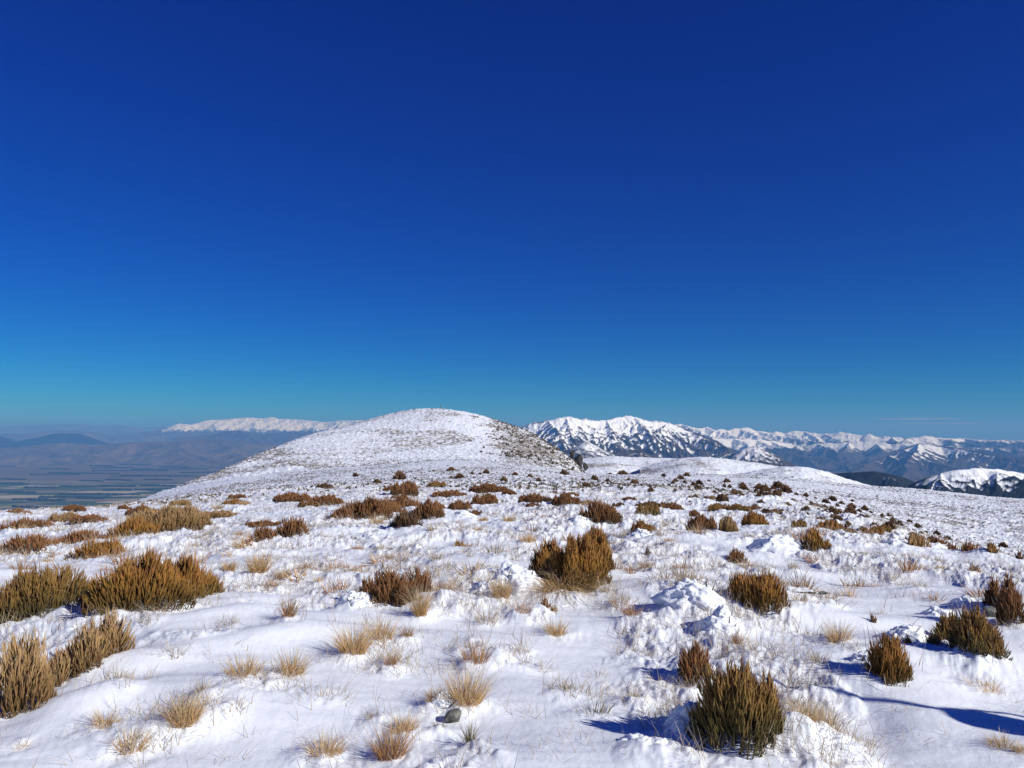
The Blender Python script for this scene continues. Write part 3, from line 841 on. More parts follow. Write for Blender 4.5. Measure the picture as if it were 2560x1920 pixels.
protos_t = {k: [tuft_mesh('grass_blades', n, .22, .20, .010, 5200 + j * 3 + len(k), .3, .5) for j in range(3)] for k, n in (('straw', 26), ('reddish', 40), ('gold', 44))}
g_ = np.random.default_rng(5)
made = 0
while made < 130:
    ox, oy = g_.uniform(0, 2212), 1130 + 300 * g_.uniform(0, 1) ** 1.4
    if ox > 1500 and oy < 1130 + (ox - 1500) * .16: continue
    x, y, w, h = place(ox, oy, 22, 16)
    if y > 24 or y < 7.5 or any(abs(ox - q[1]) < 24 and abs(oy - q[2]) < 14 for q in GRASS): continue
    kind = ('straw', 'reddish', 'straw', 'gold', 'reddish')[made % 5]
    me = protos_t[kind][made % 3]
    if not me.materials: me.materials.append(M[kind])
    o = obj('grass_tuft', me, None, None, (x, y, Z(x, y) - .01))
    k_ = g_.uniform(.6, 1.25)
    o.scale = (k_ * g_.uniform(.8, 1.5), k_, k_ * g_.uniform(.7, 1.2)); o.rotation_euler = (0, 0, g_.uniform(0, 6))
    tag(o, 'tiny ' + {'straw': 'pale straw', 'reddish': 'russet', 'gold': 'golden'}[kind] + ' tuft scattered over the crusted middle snow', 'grass tuft', 'tiny ' + kind + ' tufts over the middle snow')
    made += 1

# ---- loose blades: nobody could count them
STRAW = [(390, 1590, 130), (560, 1520, 120), (840, 1440, 90), (1250, 1500, 110), (1780, 1560, 90), (1740, 1480, 70), (1050, 1360, 70), (600, 1270, 120), (960, 1260, 130), (1920, 1250, 130), (1990, 1290, 110), (330, 1400, 80),
         (1310, 1200, 110), (450, 1190, 120), (1100, 1200, 110), (700, 1240, 110), (860, 1210, 100), (1500, 1230, 100), (1650, 1260, 90), (250, 1540, 70), (640, 1545, 70), (1690, 1520, 60), (1860, 1590, 60), (1340, 1330, 90), (1480, 1300, 90), (700, 1640, 80), (1830, 1290, 80), (2080, 1320, 60)]
def scatter_blades():
    g = np.random.default_rng(77)
    parts = []
    N = 38000
    u = g.uniform(-.74, .74, N); y = 3.4 * (34 / 3.4) ** g.uniform(0, 1, N) ** .80
    x = u * y
    m = .75 * rough_mask(x, y) + .45 * fbm(x / 1.2, y / 1.2, 2, 88)
    for (ox, oy, ow) in STRAW:
        sx, sy, sw, _ = place(ox, oy, ow, 10)
        m = m + 1.3 * np.exp(-((x - sx) ** 2 + (y - sy) ** 2) / (.5 * sw) ** 2)
    k = g.uniform(0, 1, N) < np.clip(m - .2, .03, 1)
    x, y = x[k], y[k]
    z = base_h(x, y) + detail(x, y)
    for j in range(6):
        n = len(x)
        sp = .05 + .006 * y
        bx = x + g.normal(0, 1, n) * sp * .6; by = y + g.normal(0, 1, n) * sp * .6
        base = np.stack([bx, by, z - .035], 1)
        d = np.stack([g.normal(0, .35, n), g.normal(0, .35, n), np.ones(n)], 1); d /= np.linalg.norm(d, axis=1, keepdims=True)
        L = g.uniform(.06, .22, n)
        bw = .0018 + .00036 * y
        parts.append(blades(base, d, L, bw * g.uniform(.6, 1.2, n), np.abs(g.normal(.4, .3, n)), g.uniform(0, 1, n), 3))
    V, P, A = merge(parts)
    o = obj('grass', make_mesh('grass', V, P, A), M['straw'])
    tag(o, 'thin frosted grass blades poking through the crusted snow everywhere', 'grass', kind='stuff')
scatter_blades()

# ---- tussocks on the slope and hill beyond: countless
def scatter_tussocks():
    g = np.random.default_rng(78)
    N = 105000
    u = g.uniform(-.70, .70, N); y = 26 * (640 / 26) ** g.uniform(0, 1, N) ** .8
    x = u * y
    dens = .45 + .55 * fbm(x / 16, y / 16, 3, 91) + .3 * fbm(x / 70, y / 70, 2, 92)
    pxl = 1280 + u * F
    right = ss(330, 400, y) * ss(1130, 1280, pxl) * ss(1490, 1450, pxl)
    left = ss(260, 330, y) * ss(780, 700, pxl) * ss(450, 560, pxl)
    dens = dens * ss(.28, -.08, fbm(x / 45, y / 80, 2, 75)) * (1 - .6 * ss(110, 160, y) * ss(300, 235, y)) + right * (.35 + .7 * fbm(x / 9, y / 7, 3, 78)) + left * .35
    dens = dens * (1 - .7 * ss(250, 330, y) * (1 - right) * (1 - left))
    k = g.uniform(0, 1, N) < np.clip(dens, 0.03, 1) * .75
    x, y, right = x[k], y[k], right[k]
    z = base_h(x, y) + detail(x, y)
    n = len(x)
    parts = []
    big = 1 + 2.2 * right * g.uniform(0, 1, n) ** 2
    wpx = g.uniform(1.2, 3.6, n) * big
    s = y / F * wpx
    s = np.clip(s, .10, 1.6)
    for j in range(3):
        a = g.uniform(0, 2 * np.pi, n)
        base = np.stack([x + .3 * s * np.cos(a), y + .3 * s * np.sin(a), z - .15 * s], 1)
        tip = np.stack([x + .5 * s * np.cos(a), y + .5 * s * np.sin(a), z + s * g.uniform(.35, .9, n)], 1)
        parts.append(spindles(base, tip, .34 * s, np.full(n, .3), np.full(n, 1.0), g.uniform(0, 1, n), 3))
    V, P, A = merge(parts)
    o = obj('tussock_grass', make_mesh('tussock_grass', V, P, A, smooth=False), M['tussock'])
    tag(o, 'half-buried tussocks speckling the far snow slope and the hill', 'grass', kind='stuff')
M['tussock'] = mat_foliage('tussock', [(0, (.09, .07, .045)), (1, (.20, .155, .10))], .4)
scatter_tussocks()

# ================================================================ rime-crusted heaps
IV, IF = ico(3)
IV2, IF2 = ico(2)
def worley3(P, seed):
    c = np.floor(P).astype(np.int64)
    best = np.full(len(P), 9.0)
    for dx in (-1, 0, 1):
        for dy in (-1, 0, 1):
            for dz in (-1, 0, 1):
                h = _hash(c[:, 0] + dx + 57 * (c[:, 2] + dz), c[:, 1] + dy + 131 * (c[:, 2] + dz), seed)
                q = np.stack([c[:, 0] + dx + (h & 1023) / 1023.0, c[:, 1] + dy + ((h >> 10) & 1023) / 1023.0, c[:, 2] + dz + ((h >> 20) & 1023) / 1023.0], 1)
                best = np.minimum(best, ((q - P) ** 2).sum(1))
    return np.sqrt(best)
IV6, IF6 = ico(6)
IV4, IF4 = ico(4)
def clump_mesh(w, h, seed, big):
    """wind-packed rime over a hidden shrub: one crust with knobs and fingers growing out of it"""
    V0, F0 = (IV6, IF6) if big else (IV4, IF4)
    v = V0.copy()
    low = 1 + .30 * fbm(v[:, 0] * 1.2 + seed, v[:, 1] * 1.2 + v[:, 2], 3, seed)
    v = v * low[:, None] * np.array([.50 * w, .40 * w, .52 * h])
    flare = (1 + .45 * np.exp(-np.clip(v[:, 2], 0, None) / (.16 * h)))[:, None]
    v[:, :2] *= flare
    n = V0 / np.array([.5 * w, .40 * w, .72 * h]); n /= np.linalg.norm(n, axis=1, keepdims=True)
    sc = min(w, h * 1.6)
    a = np.clip(worley3(v / (.32 * sc) + seed, seed), 0, 1); b = np.clip(worley3(v / (.095 * sc) + seed, seed + 1), 0, 1)
    up = np.clip(.35 + .65 * V0[:, 2], .1, 1)
    f = fbm(v[:, 0] / (.3 * sc) + seed, v[:, 1] / (.3 * sc) + v[:, 2] / (.25 * sc), 3, seed + 4)
    d = sc * (.09 * (1 - a ** 1.9) * (.5 + f) + .032 * (1 - b ** 1.5) + .012 * fbm(v[:, 0] / (.05 * sc), v[:, 1] / (.05 * sc) + v[:, 2] / (.04 * sc), 2, seed + 6)) * up
    return make_mesh('snow_crust', v + n * d[:, None], [F0], smooth=True)
for i, (c, (x, y, w, h)) in enumerate(zip(CLUMPS, clump_places)):
    r = empty('snow_crusted_shrub', (x, y + .2 * w, Z(x, y + .1 * w) - .06))
    tag(r, c[4], 'snowy shrub', 'shrubs buried under wind-packed rime')
    obj('snow_crust', clump_mesh(w, h, 40 + i, y < 12), M['rime'], r)
    g = np.random.default_rng(i)
    k = 22 if 'twig' in c[4] else 7
    th = g.uniform(0, 2 * np.pi, k); rr = g.uniform(.3, 1.0, k)
    base = np.stack([.42 * w * rr * np.cos(th), .32 * w * rr * np.sin(th), np.zeros(k)], 1)
    tip = base + np.stack([g.normal(0, .05, k), g.normal(-.02, .05, k), h * g.uniform(.35, .8, k)], 1)
    V, P, A = merge([spindles(base, tip, np.full(k, .0022 + .0004 * y), np.zeros(k), np.ones(k), g.uniform(0, 1, k), 4)])
    obj('twigs', make_mesh('twigs', V, P, A), M['twig'], r)

# ================================================================ rocks, stick, added shadow-casting pole, mast
def rock_mesh(w, d, h, seed, sub=3):
    V0, F0 = ico(sub)
    g = np.random.default_rng(seed)
    v = V0.copy()
    for _ in range(8):                       # facets cut by random planes
        nrm = g.normal(0, 1, 3); nrm /= np.linalg.norm(nrm); lim = g.uniform(.34, .72)
        dd = v @ nrm; k = dd > lim
        v[k] -= nrm[None] * (dd[k] - lim)[:, None] * .92
    v *= (1 + .06 * fbm(v[:, 0] * 2 + seed, v[:, 1] * 2 + v[:, 2], 3, seed))[:, None]
    return make_mesh('rock', v * np.array([w / 2, d / 2, h / 2]), [F0], smooth=False)
def add_rock(ox, oy, w, h, label, seed, tilt=0.0, cat='rock', dz=.30):
    x, y, W, H = place(ox, oy, w, h)
    o = obj('rock', rock_mesh(W, W * .8, H * 1.15, seed), M['rock'], None, (x, y + .25 * W, Z(x, y + .25 * W) + dz * H))
    o.rotation_euler = (0, tilt, .3)
    tag(o, label, cat)
    return o
add_rock(980, 1580, 54, 34, 'round grey rock half sunk in snow below the largest golden tuft', 5, -.45, dz=.22)
add_rock(2150, 1336, 56, 22, 'dark flat rock in a snow hollow beside the brownish red edge shrub', 8, .1)

bx, by, bw_, bh_ = place(1757, 1322, 72, 16)
st = empty('dead_branch', (bx, by, Z(bx, by)))
tag(st, 'dark weathered stick with a knotty end lying on smooth snow', 'branch')
k = 6
bb = np.array([[-.5 * bw_ + i * .13 * bw_, 0.01 * i, .035 - .004 * i] for i in range(k)])
V, P, A = merge([spindles(bb[:-1], bb[1:] + np.array([[.03 * bw_, 0, 0]]), np.linspace(.006, .014, k - 1), np.zeros(k - 1), np.full(k - 1, .6), np.full(k - 1, .5), 6)])
obj('stick', make_mesh('stick', V, P, A), M['twig'], st)
kn = obj('knot', rock_mesh(bw_ * .42, bw_ * .24, bw_ * .15, 31), M['rock'], st); kn.location = (.30 * bw_, 0, .03)

def mat_simple(name, c, rough=.5, metal=0.0, bump=0.0):
    t = NT(name); p = t.pos(); n = t.noise(p, 22, 4)
    cc = t.mix(n, tuple(q * .82 for q in c), c)
    b = t.bsdf(cc, rough, t.bump(n, .25, .01) if bump else None)
    b.inputs['Metallic'].default_value = metal
    return t.m
# rock outcrop on the right shoulder of the hill
M['crag'] = mat_simple('dark_crag', (.05, .048, .045), .9, 0, .5)
for (px, py, w, h, lab, s) in ((1432, 1136, 20, 14, 'upper dark crag on the hill shoulder', 41), (1446, 1150, 24, 26, 'largest dark crag at the hill\'s steep shoulder', 42), (1462, 1168, 16, 16, 'lowest dark crag on the hill\'s steep shoulder', 43)):
    u, t = ut(px, py); y = 525.0
    sc = y / F
    x = float(u * y)
    me = rock_mesh(w * sc, w * sc, h * sc * 1.5, s)
    vv = np.array([v.co[:] for v in me.vertices]); vv *= (1 + .35 * fbm(vv[:, 0] / 2 + s, vv[:, 2] / 2 + vv[:, 1] / 3, 3, s))[:, None]; me.vertices.foreach_set('co', vv.astype(np.float32).ravel())
    o = obj('crag', me, M['crag'], None, (x, y, float(EYE + t * y)))
    tag(o, lab, 'rock')

M['steel'] = mat_simple('galvanised_steel', (.16, .17, .18), .5, .6)
M['cloth'] = mat_simple('shadow_bag_cloth', (.03, .05, .10), .8, 0, .3)

def tube_mesh(name, pts, rad, sides=10):
    pts = np.array(pts, float); rad = np.array(rad, float) * np.ones(len(pts))
    ang = np.arange(sides) * 2 * np.pi / sides
    V = []
    for i, p in enumerate(pts):
        a = pts[min(i + 1, len(pts) - 1)] - pts[max(i - 1, 0)]; a /= np.linalg.norm(a)
        ref = np.array([0, 1, 0]) if abs(a[1]) < .9 else np.array([1, 0, 0])
        e1 = np.cross(a, ref); e1 /= np.linalg.norm(e1); e2 = np.cross(a, e1)
        V.append(p + rad[i] * (np.cos(ang)[:, None] * e1 + np.sin(ang)[:, None] * e2))
    V = np.concatenate(V)
    q = []
    for i in range(len(pts) - 1):
        for s in range(sides):
            q.append((i * sides + s, i * sides + (s + 1) % sides, (i + 1) * sides + (s + 1) % sides, (i + 1) * sides + s))
    V = np.concatenate([V, pts[:1], pts[-1:]])
    n = len(pts) * sides
    tr = [(s, (s + 1) % sides, n) for s in range(sides)] + [((len(pts) - 1) * sides + s, (len(pts) - 1) * sides + (s + 1) % sides, n + 1) for s in range(sides)]
    return make_mesh(name, V, [np.array(q), np.array(tr)])

# summit mast
mu, mt = ut(1102, 1021)
my = 598.0; mx = float(mu * my); mz = Z(mx, my)
mast = empty('summit_mast', (mx, my, mz - .2))
tag(mast, 'thin summit mast with a small box at its foot, on the snowy hill', 'mast')
obj('pole', tube_mesh('pole', [(0, 0, 0), (0, 0, 2.6), (0, 0, 4.4)], [.34, .26, .14]), M['steel'], mast)
obj('crossbar', tube_mesh('crossbar', [(-.35, 0, 2.7), (.35, 0, 2.7)], .10), M['steel'], mast)
obj('equipment_box', rock_mesh(1.3, 1.0, .9, 77, 2), M['rock'], mast).location = (-1.2, 0, .5)
obj('cable_stay', tube_mesh('cable_stay', [(0, 0, 1.4), (-.9, 0, .2)], .06), M['steel'], mast)

# made-up pole and bag, added beyond the right edge to cast the snow shadow
SX, SY = math.sin(SUN_AZ), math.cos(SUN_AZ)
tipx, tipy = ground_at(1885, 1712)
Lp = 4.3
pxx, pyy = tipx + SX * Lp, tipy + SY * Lp
pz = Z(pxx, pyy)
Hp = Lp * math.tan(SUN_EL) + (Z(tipx, tipy) - pz)
pole = empty('shadow_pole', (pxx, pyy, pz - .15))
tag(pole, 'slim made-up pole added beyond the right edge to cast the thin curved shadow', 'pole')
obj('shaft', tube_mesh('shaft', [(0, 0, 0), (.02, 0, Hp * .5), (0, 0, Hp + .15)], [.026, .024, .022]), M['steel'], pole)
obj('cap', tube_mesh('cap', [(0, 0, Hp + .15), (0, 0, Hp + .19)], [.024, .018]), M['steel'], pole)
bag = empty('shadow_bag', (pxx, pyy, pz + Hp - .95))
tag(bag, 'dark made-up bag hung on the added pole to cast the wide blue shadow', 'shadow_bag')
V0, F0 = ico(4)
v = np.sign(V0) * np.abs(V0) ** .62 * np.array([.17, .13, .30]); v[:, 0] *= 1 - .18 * (v[:, 2] / .3)
v[:, 1] += .02 * pn(v[:, 0] * 12, v[:, 2] * 12, 3)
obj('bag_body', make_mesh('bag_body', v, [F0]), M['cloth'], bag)
v2 = np.sign(V0) * np.abs(V0) ** .7 * np.array([.12, .05, .12]) + np.array([0, -.15, -.10])
obj('front_pocket', make_mesh('front_pocket', v2, [F0]), M['cloth'], bag)
for sx in (-1, 1):
    obj('strap', tube_mesh('strap', [(sx * .08, .10, .24), (sx * .10, .20, .10), (sx * .10, .19, -.10), (sx * .09, .11, -.24)], .018), M['cloth'], bag)

# ================================================================ the far country
def mat_far(name, low, low2, snow_lo=None, nscale=.004, streak=False):
    t = NT(name); p = t.pos()
    n = t.noise(p, nscale, 6, .62); n2 = t.noise(p, nscale * 6, 4, .6)
    c = t.mix(t.mr(n, .35, .65), low, low2)
    s = t.attr('snow')
    q = t.math('ADD', s, t.math('ADD', t.math('MULTIPLY', t.math('SUBTRACT', n, .5), .8), t.math('MULTIPLY', t.math('SUBTRACT', n2, .5), .9)))
    c = t.mix(t.mr(q, .34, .72), c, (.84, .86, .90))
    t.bsdf(c, .9, None, .1)
    return t.m

def far_obj(name, V, nr, nc, snow, m):
    o = obj(name, make_mesh(name, V, [grid_faces(nr, nc)], {'snow': snow}), m)
    tag(o, kind='structure')
    return o

def massif(name, sky, y0, W, base, m, spur=900., k=.62, seed=1, nu=500, ny=150, snow=(-300, 200), rel=.05, back=.35, sub=True, aspect=0.0, gully=.16, wig=.12, floor=True, jag=0.0):
    g = np.random.default_rng(seed)
    if jag:
        px_ = np.arange(sky[0][0], sky[-1][0], 7.0); py_ = np.interp(px_, [q[0] for q in sky], [q[1] for q in sky])
        py_ = py_ - jag * (ridged(px_ / 34, px_ * 0 + seed, 3, seed) - .9)
        sky = list(zip(px_, py_))
    U, Tt = ut([q[0] for q in sky], [q[1] for q in sky])
    yy = y0 * np.ones(len(U)) + W * wig * np.sin(U * 17 + seed)
    X = U * yy; Zs = EYE + Tt * yy
    segs = []      # x1,y1,z1,x2,y2,z2,k
    for i in range(len(X) - 1):
        segs.append((X[i], yy[i], Zs[i], X[i + 1], yy[i + 1], Zs[i + 1], k))
    xs = []
    x = X[0]
    while x < X[-1]:
        xs.append(x + g.uniform(-.25, .25) * spur); x += spur
    for x in xs:
        x = min(max(x, X[0]), X[-1])
        z = np.interp(x, X, Zs); y = np.interp(x, X, yy)
        Ls = W * g.uniform(.65, 1.0); n = 6
        px_, py_, pz_ = x, y, z
        hx = g.normal(0, .35)
        for j in range(1, n + 1):
            s = j / n
            hx += g.normal(0, .22)
            nx = px_ + hx * Ls / n; ny_ = y - Ls * s
            nz = base + (z - base) * (1 - s) ** 1.15 * g.uniform(.94, 1.04) + (z - base) * .02
            nz = min(nz, pz_ - .01 * (z - base))
            segs.append((px_, py_, pz_, nx, ny_, nz, k * 1.05))
            if sub and j < n:
                for sd in (-1, 1):
                    for q in (0, .5):
                        l = W * g.uniform(.08, .2); ang = g.uniform(.3, 1.0)
                        bx_, by_, bz_ = nx + (px_ - nx) * q, ny_ + (py_ - ny_) * q, nz + (pz_ - nz) * q
                        segs.append((bx_, by_, bz_, bx_ + sd * l * math.cos(ang), by_ - l * math.sin(ang), bz_ - l * k * g.uniform(.5, .75), k * 1.35))
            px_, py_, pz_ = nx, ny_, nz
    ug = np.linspace(U[0] - .01, U[-1] + .01, nu)
    sg = np.concatenate([np.linspace(1, 0, ny) ** 1.0, -np.linspace(0, 1, 14)[1:] * back])   # 1 at the foot, 0 at the ridge
    yr = np.interp(ug, U, yy)
    Y = yr[None, :] - sg[:, None] * W * 1.08
    Xg = ug[None, :] * Y
    wx = Xg + .10 * spur * fbm(Xg / spur * 1.5, Y / spur * 1.5, 3, seed + 5); wy = Y + .10 * spur * fbm(Xg / spur * 1.5, Y / spur * 1.5, 3, seed + 6)
    near_ridge = np.clip(sg[:, None] * 6, 0, 1)
    wx = Xg + (wx - Xg) * near_ridge; wy = Y + (wy - Y) * near_ridge
    Hh = np.full(Xg.shape, base - 50.0)
    for (x1, y1, z1, x2, y2, z2, kk) in segs:
        dx, dy = x2 - x1, y2 - y1; L2 = dx * dx + dy * dy + 1e-6
        rad = (max(z1, z2) - base) / kk + 200
        lo, hi = min(x1, x2) - rad, max(x1, x2) + rad
        cols = np.nonzero((Xg.max(0) > lo) & (Xg.min(0) < hi))[0]
        if len(cols) == 0: continue
        c0, c1 = cols[0], cols[-1] + 1
        ax, ay = wx[:, c0:c1], wy[:, c0:c1]
        tt = np.clip(((ax - x1) * dx + (ay - y1) * dy) / L2, 0, 1)
        dd = np.hypot(ax - x1 - tt * dx, ay - y1 - tt * dy)
        h = z1 + (z2 - z1) * tt - kk * dd * (1 - .12 * np.clip(dd / rad, 0, 1))
        Hh[:, c0:c1] = np.maximum(Hh[:, c0:c1], h)
    relief = np.clip(Hh - base, 0, None)
    span = max(Zs.max() - base, 1)
    Hh = Hh + rel * span * (ridged(Xg / (spur * .33), Y / (spur * .33), 3, seed) - 1.0) * np.clip(relief / span * 2, 0, 1) * .35 * np.clip(.25 + sg[:, None] * 8, 0, 1)
    Hh = np.maximum(Hh, base - 30)
    snow_v = (Hh - snow[0]) / (snow[1] - snow[0])
    Hb = blur(blur(Hh, max(2.0, nu / 130), 1), 2.0, 0)
    conc = (Hb - Hh); conc = conc / (np.std(conc[:ny]) + 1e-6)
    snow_v = snow_v + gully * np.clip(conc, -1.5, 2.0)
    snow_v = snow_v + aspect * np.gradient(Hh, axis=1) / (np.gradient(Xg, axis=1) + 1e-6)
    V = np.stack([Xg.ravel(), Y.ravel(), Hh.ravel()], 1)
    return far_obj(name, V, len(sg), nu, np.clip(snow_v, -1, 2).ravel(), m)

M['alp'] = mat_far('alpine_slopes', (.042, .038, .038), (.080, .062, .052), nscale=.0022)
M['alp_far'] = mat_far('far_alps', (.06, .05, .045), (.09, .075, .06), nscale=.0012)
M['downs'] = mat_far('dry_downs', (.16, .12, .08), (.075, .066, .05), nscale=.0009)
M['forest'] = mat_far('forest_hill_haze_tint', (.010, .015, .022), (.022, .026, .030), nscale=.002)  # dark forest, with the blue of haze and shade put into its colour
M['knoll'] = M['ground']

# right-hand front massif with the two bright peaks
massif('front_range', [(1180, 1105), (1250, 1085), (1311, 1065), (1336, 1055), (1390, 1047), (1425, 1040), (1449, 1049), (1464, 1047), (1491, 1052), (1511, 1050), (1542, 1044), (1565, 1039), (1589, 1041), (1620, 1053), (1639, 1051), (1666, 1056),
        (1690, 1061), (1712, 1072), (1738, 1080), (1765, 1092), (1790, 1100), (1815, 1116), (1845, 1135), (1880, 1165)],
       15000, 5600, -1100, M['alp'], spur=640, k=.74, seed=4, nu=820, ny=260, snow=(-600, 110), rel=.12, jag=.5, gully=.36)
massif('foothill', [(1800, 1172), (1836, 1137), (1860, 1122), (1887, 1115), (1905, 1118), (1918, 1127), (1940, 1142), (1964, 1162), (1985, 1178)],
       11000, 1900, -1000, M['alp'], spur=420, k=.6, seed=9, nu=200, ny=70, snow=(-560, -150), rel=.06)
massif('foothill', [(1370, 1160), (1400, 1132), (1440, 1115), (1464, 1102), (1490, 1112), (1520, 1130), (1560, 1128), (1600, 1122), (1640, 1150)],
       10500, 1900, -1000, M['alp'], spur=450, k=.6, seed=12, nu=240, ny=70, snow=(-480, -50), rel=.06)
massif('far_range', [(1560, 1085), (1640, 1068), (1690, 1061), (1700, 1060), (1739, 1071), (1762, 1067), (1789, 1073), (1828, 1073), (1871, 1069), (1894, 1077), (1922, 1082), (1941, 1079), (1960, 1084), (1988, 1076), (2023, 1082), (2073, 1086),
        (2104, 1080), (2131, 1086), (2151, 1090), (2170, 1085), (2205, 1092), (2260, 1094), (2318, 1090), (2361, 1096), (2408, 1096), (2439, 1100), (2478, 1100), (2528, 1101), (2600, 1100), (2800, 1098), (3200, 1102)],
       31000, 9500, -1100, M['alp'], spur=850, k=.62, seed=21, nu=1100, ny=190, snow=(-720, -180), rel=.09, jag=2.4)
massif('far_range', [(1780, 1096), (1900, 1098), (1990, 1112), (2080, 1108), (2160, 1104), (2240, 1110), (2330, 1110), (2420, 1120), (2500, 1118), (2600, 1124), (2900, 1126)],
       26500, 6500, -1100, M['alp'], spur=800, k=.6, seed=33, nu=800, ny=130, snow=(-760, -400), rel=.08, jag=2.4)
massif('streaked_mountain', [(2140, 1166), (2180, 1150), (2217, 1139), (2250, 1125), (2283, 1112), (2307, 1106), (2330, 1109), (2384, 1119), (2419, 1131), (2460, 1143), (2497, 1154), (2560, 1170)],
       20000, 5600, -1100, M['alp'], spur=520, k=.62, seed=5, nu=460, ny=170, snow=(-800, -330), rel=.06, gully=.36)
massif('snowy_foothill', [(2240, 1240), (2270, 1222), (2295, 1201), (2330, 1189), (2380, 1176), (2439, 1170), (2493, 1172), (2520, 1177), (2560, 1183), (2640, 1182), (2760, 1200), (2900, 1230)],
       4300, 900, -420, M['forest'], spur=230, k=.62, seed=14, nu=420, ny=110, snow=(-318, -222), rel=.14, gully=.30)
massif('forest_hill', [(1990, 1200), (2040, 1186), (2089, 1183), (2128, 1181), (2186, 1178), (2221, 1184), (2264, 1195), (2300, 1210), (2340, 1225)],
       5200, 900, -500, M['forest'], spur=260, k=.6, seed=15, nu=240, ny=70, snow=(-330, -210), rel=.08)

# far left: snowy alps, hazy ranges, downs, dark hills
massif('snowy_alps', [(300, 1120), (360, 1096), (400, 1080), (430, 1064), (450, 1058), (480, 1062), (500, 1055), (520, 1050), (560, 1049), (600, 1045), (620, 1043), (650, 1046), (680, 1042), (700, 1047), (740, 1048), (780, 1052), (820, 1055), (845, 1052), (900, 1050), (1000, 1055)],
       58000, 15000, -1100, M['alp_far'], spur=1000, k=.55, seed=51, nu=700, ny=160, snow=(-150, 330), rel=.08, jag=1.0)
massif('hazy_range', [(-600, 1070), (-300, 1062), (-100, 1070), (0, 1069), (60, 1062), (130, 1061), (200, 1060), (240, 1063), (300, 1064), (330, 1068), (400, 1067), (440, 1071), (560, 1085)],
       88000, 16000, -1100, M['downs'], spur=5000, k=.4, seed=52, nu=300, ny=60, snow=(4000, 5000), rel=.04)
massif('hazy_range', [(-600, 1090), (-200, 1084), (60, 1084), (140, 1077), (180, 1076), (240, 1081), (290, 1092), (360, 1090), (430, 1080), (520, 1078), (560, 1086), (640, 1094)],
       52000, 9000, -1100, M['downs'], spur=3000, k=.35, seed=53, nu=300, ny=60, snow=(4000, 5000), rel=.05)
massif('dark_hill', [(-400, 1100), (-200, 1086), (-60, 1088), (0, 1089), (20, 1098), (36, 1108), (60, 1099), (90, 1095), (130, 1085), (160, 1083), (200, 1084), (230, 1096), (262, 1108), (290, 1122)],
       37000, 5200, -1100, M['forest'], spur=1500, k=.4, seed=54, nu=260, ny=60, snow=(4000, 5000), rel=.05)
massif('foothill', [(450, 1120), (470, 1107), (500, 1095), (540, 1085), (560, 1078), (590, 1076), (620, 1080), (650, 1086), (690, 1084), (730, 1078), (800, 1080), (900, 1085)],
       40000, 8000, -1100, M['alp_far'], spur=1700, k=.42, seed=55, nu=300, ny=90, snow=(700, 1100), rel=.08)
massif('dry_downs', [(-700, 1135), (-300, 1118), (0, 1120), (80, 1114), (150, 1106), (230, 1112), (300, 1108), (380, 1104), (450, 1104), (510, 1098), (560, 1100), (620, 1106), (680, 1112), (760, 1120), (900, 1125)],
       31000, 7000, -1100, M['downs'], spur=1100, k=.34, seed=56, nu=500, ny=110, snow=(4000, 5000), rel=.10)

# snowy knolls behind the fold, right of the hill
def knolls():
    for (sky, y0, seed) in (([(1380, 1160), (1450, 1148), (1490, 1143), (1530, 1140), (1570, 1143), (1620, 1145), (1680, 1146), (1740, 1150), (1800, 1165)], 760, 3),
                            ([(1600, 1170), (1660, 1154), (1700, 1146), (1750, 1143), (1790, 1145), (1830, 1150), (1880, 1156), (1930, 1164), (1980, 1176), (2020, 1190)], 660, 5),
                            ([(1800, 1195), (1900, 1176), (1960, 1167), (2010, 1168), (2050, 1176), (2085, 1187), (2120, 1200), (2180, 1216), (2290, 1236)], 560, 8)):
        U, Tt = ut([q[0] for q in sky], [q[1] for q in sky])
        ug = np.linspace(U[0], U[-1], 420)
        tr = np.interp(ug, U, Tt); tr = np.convolve(np.pad(tr, 8, mode='edge'), np.ones(17) / 17, 'valid')
        s = np.linspace(-.8, 1, 240)
        Y = y0 - s[:, None] * y0 * .38 + np.zeros(420)
        X = ug[None] * Y
        zr = EYE + tr * y0
        drop = np.where(s > 0, .085 * s ** 1.5, .30 * s ** 2)[:, None] * y0
        Zz = zr[None] - drop + .5 * fbm(X / 9, Y / 9, 3, 61) * .9 + .5 * np.clip(pn(X / 3, Y / 3, 63), 0, 1)
        Zz += 1.2 * pn(X / 50, Y / 50, seed) * np.clip(s[:, None] * 4, 0, 1)
        veg = .42 + .5 * fbm(X / 40, Y / 40, 3, seed)
        rock = .5 * ss(.25, .6, fbm(X / 30, Y / 10, 3, seed + 9))
        V = np.stack([X.ravel(), Y.ravel(), Zz.ravel()], 1)
        o = obj('snow_hill', make_mesh('snow_hill', V, [grid_faces(240, 420)], {'veg': np.clip(veg, 0, 1).ravel(), 'rock': np.clip(rock, 0, 1).ravel()}), M['ground'])
        tag(o, kind='structure')
knolls()

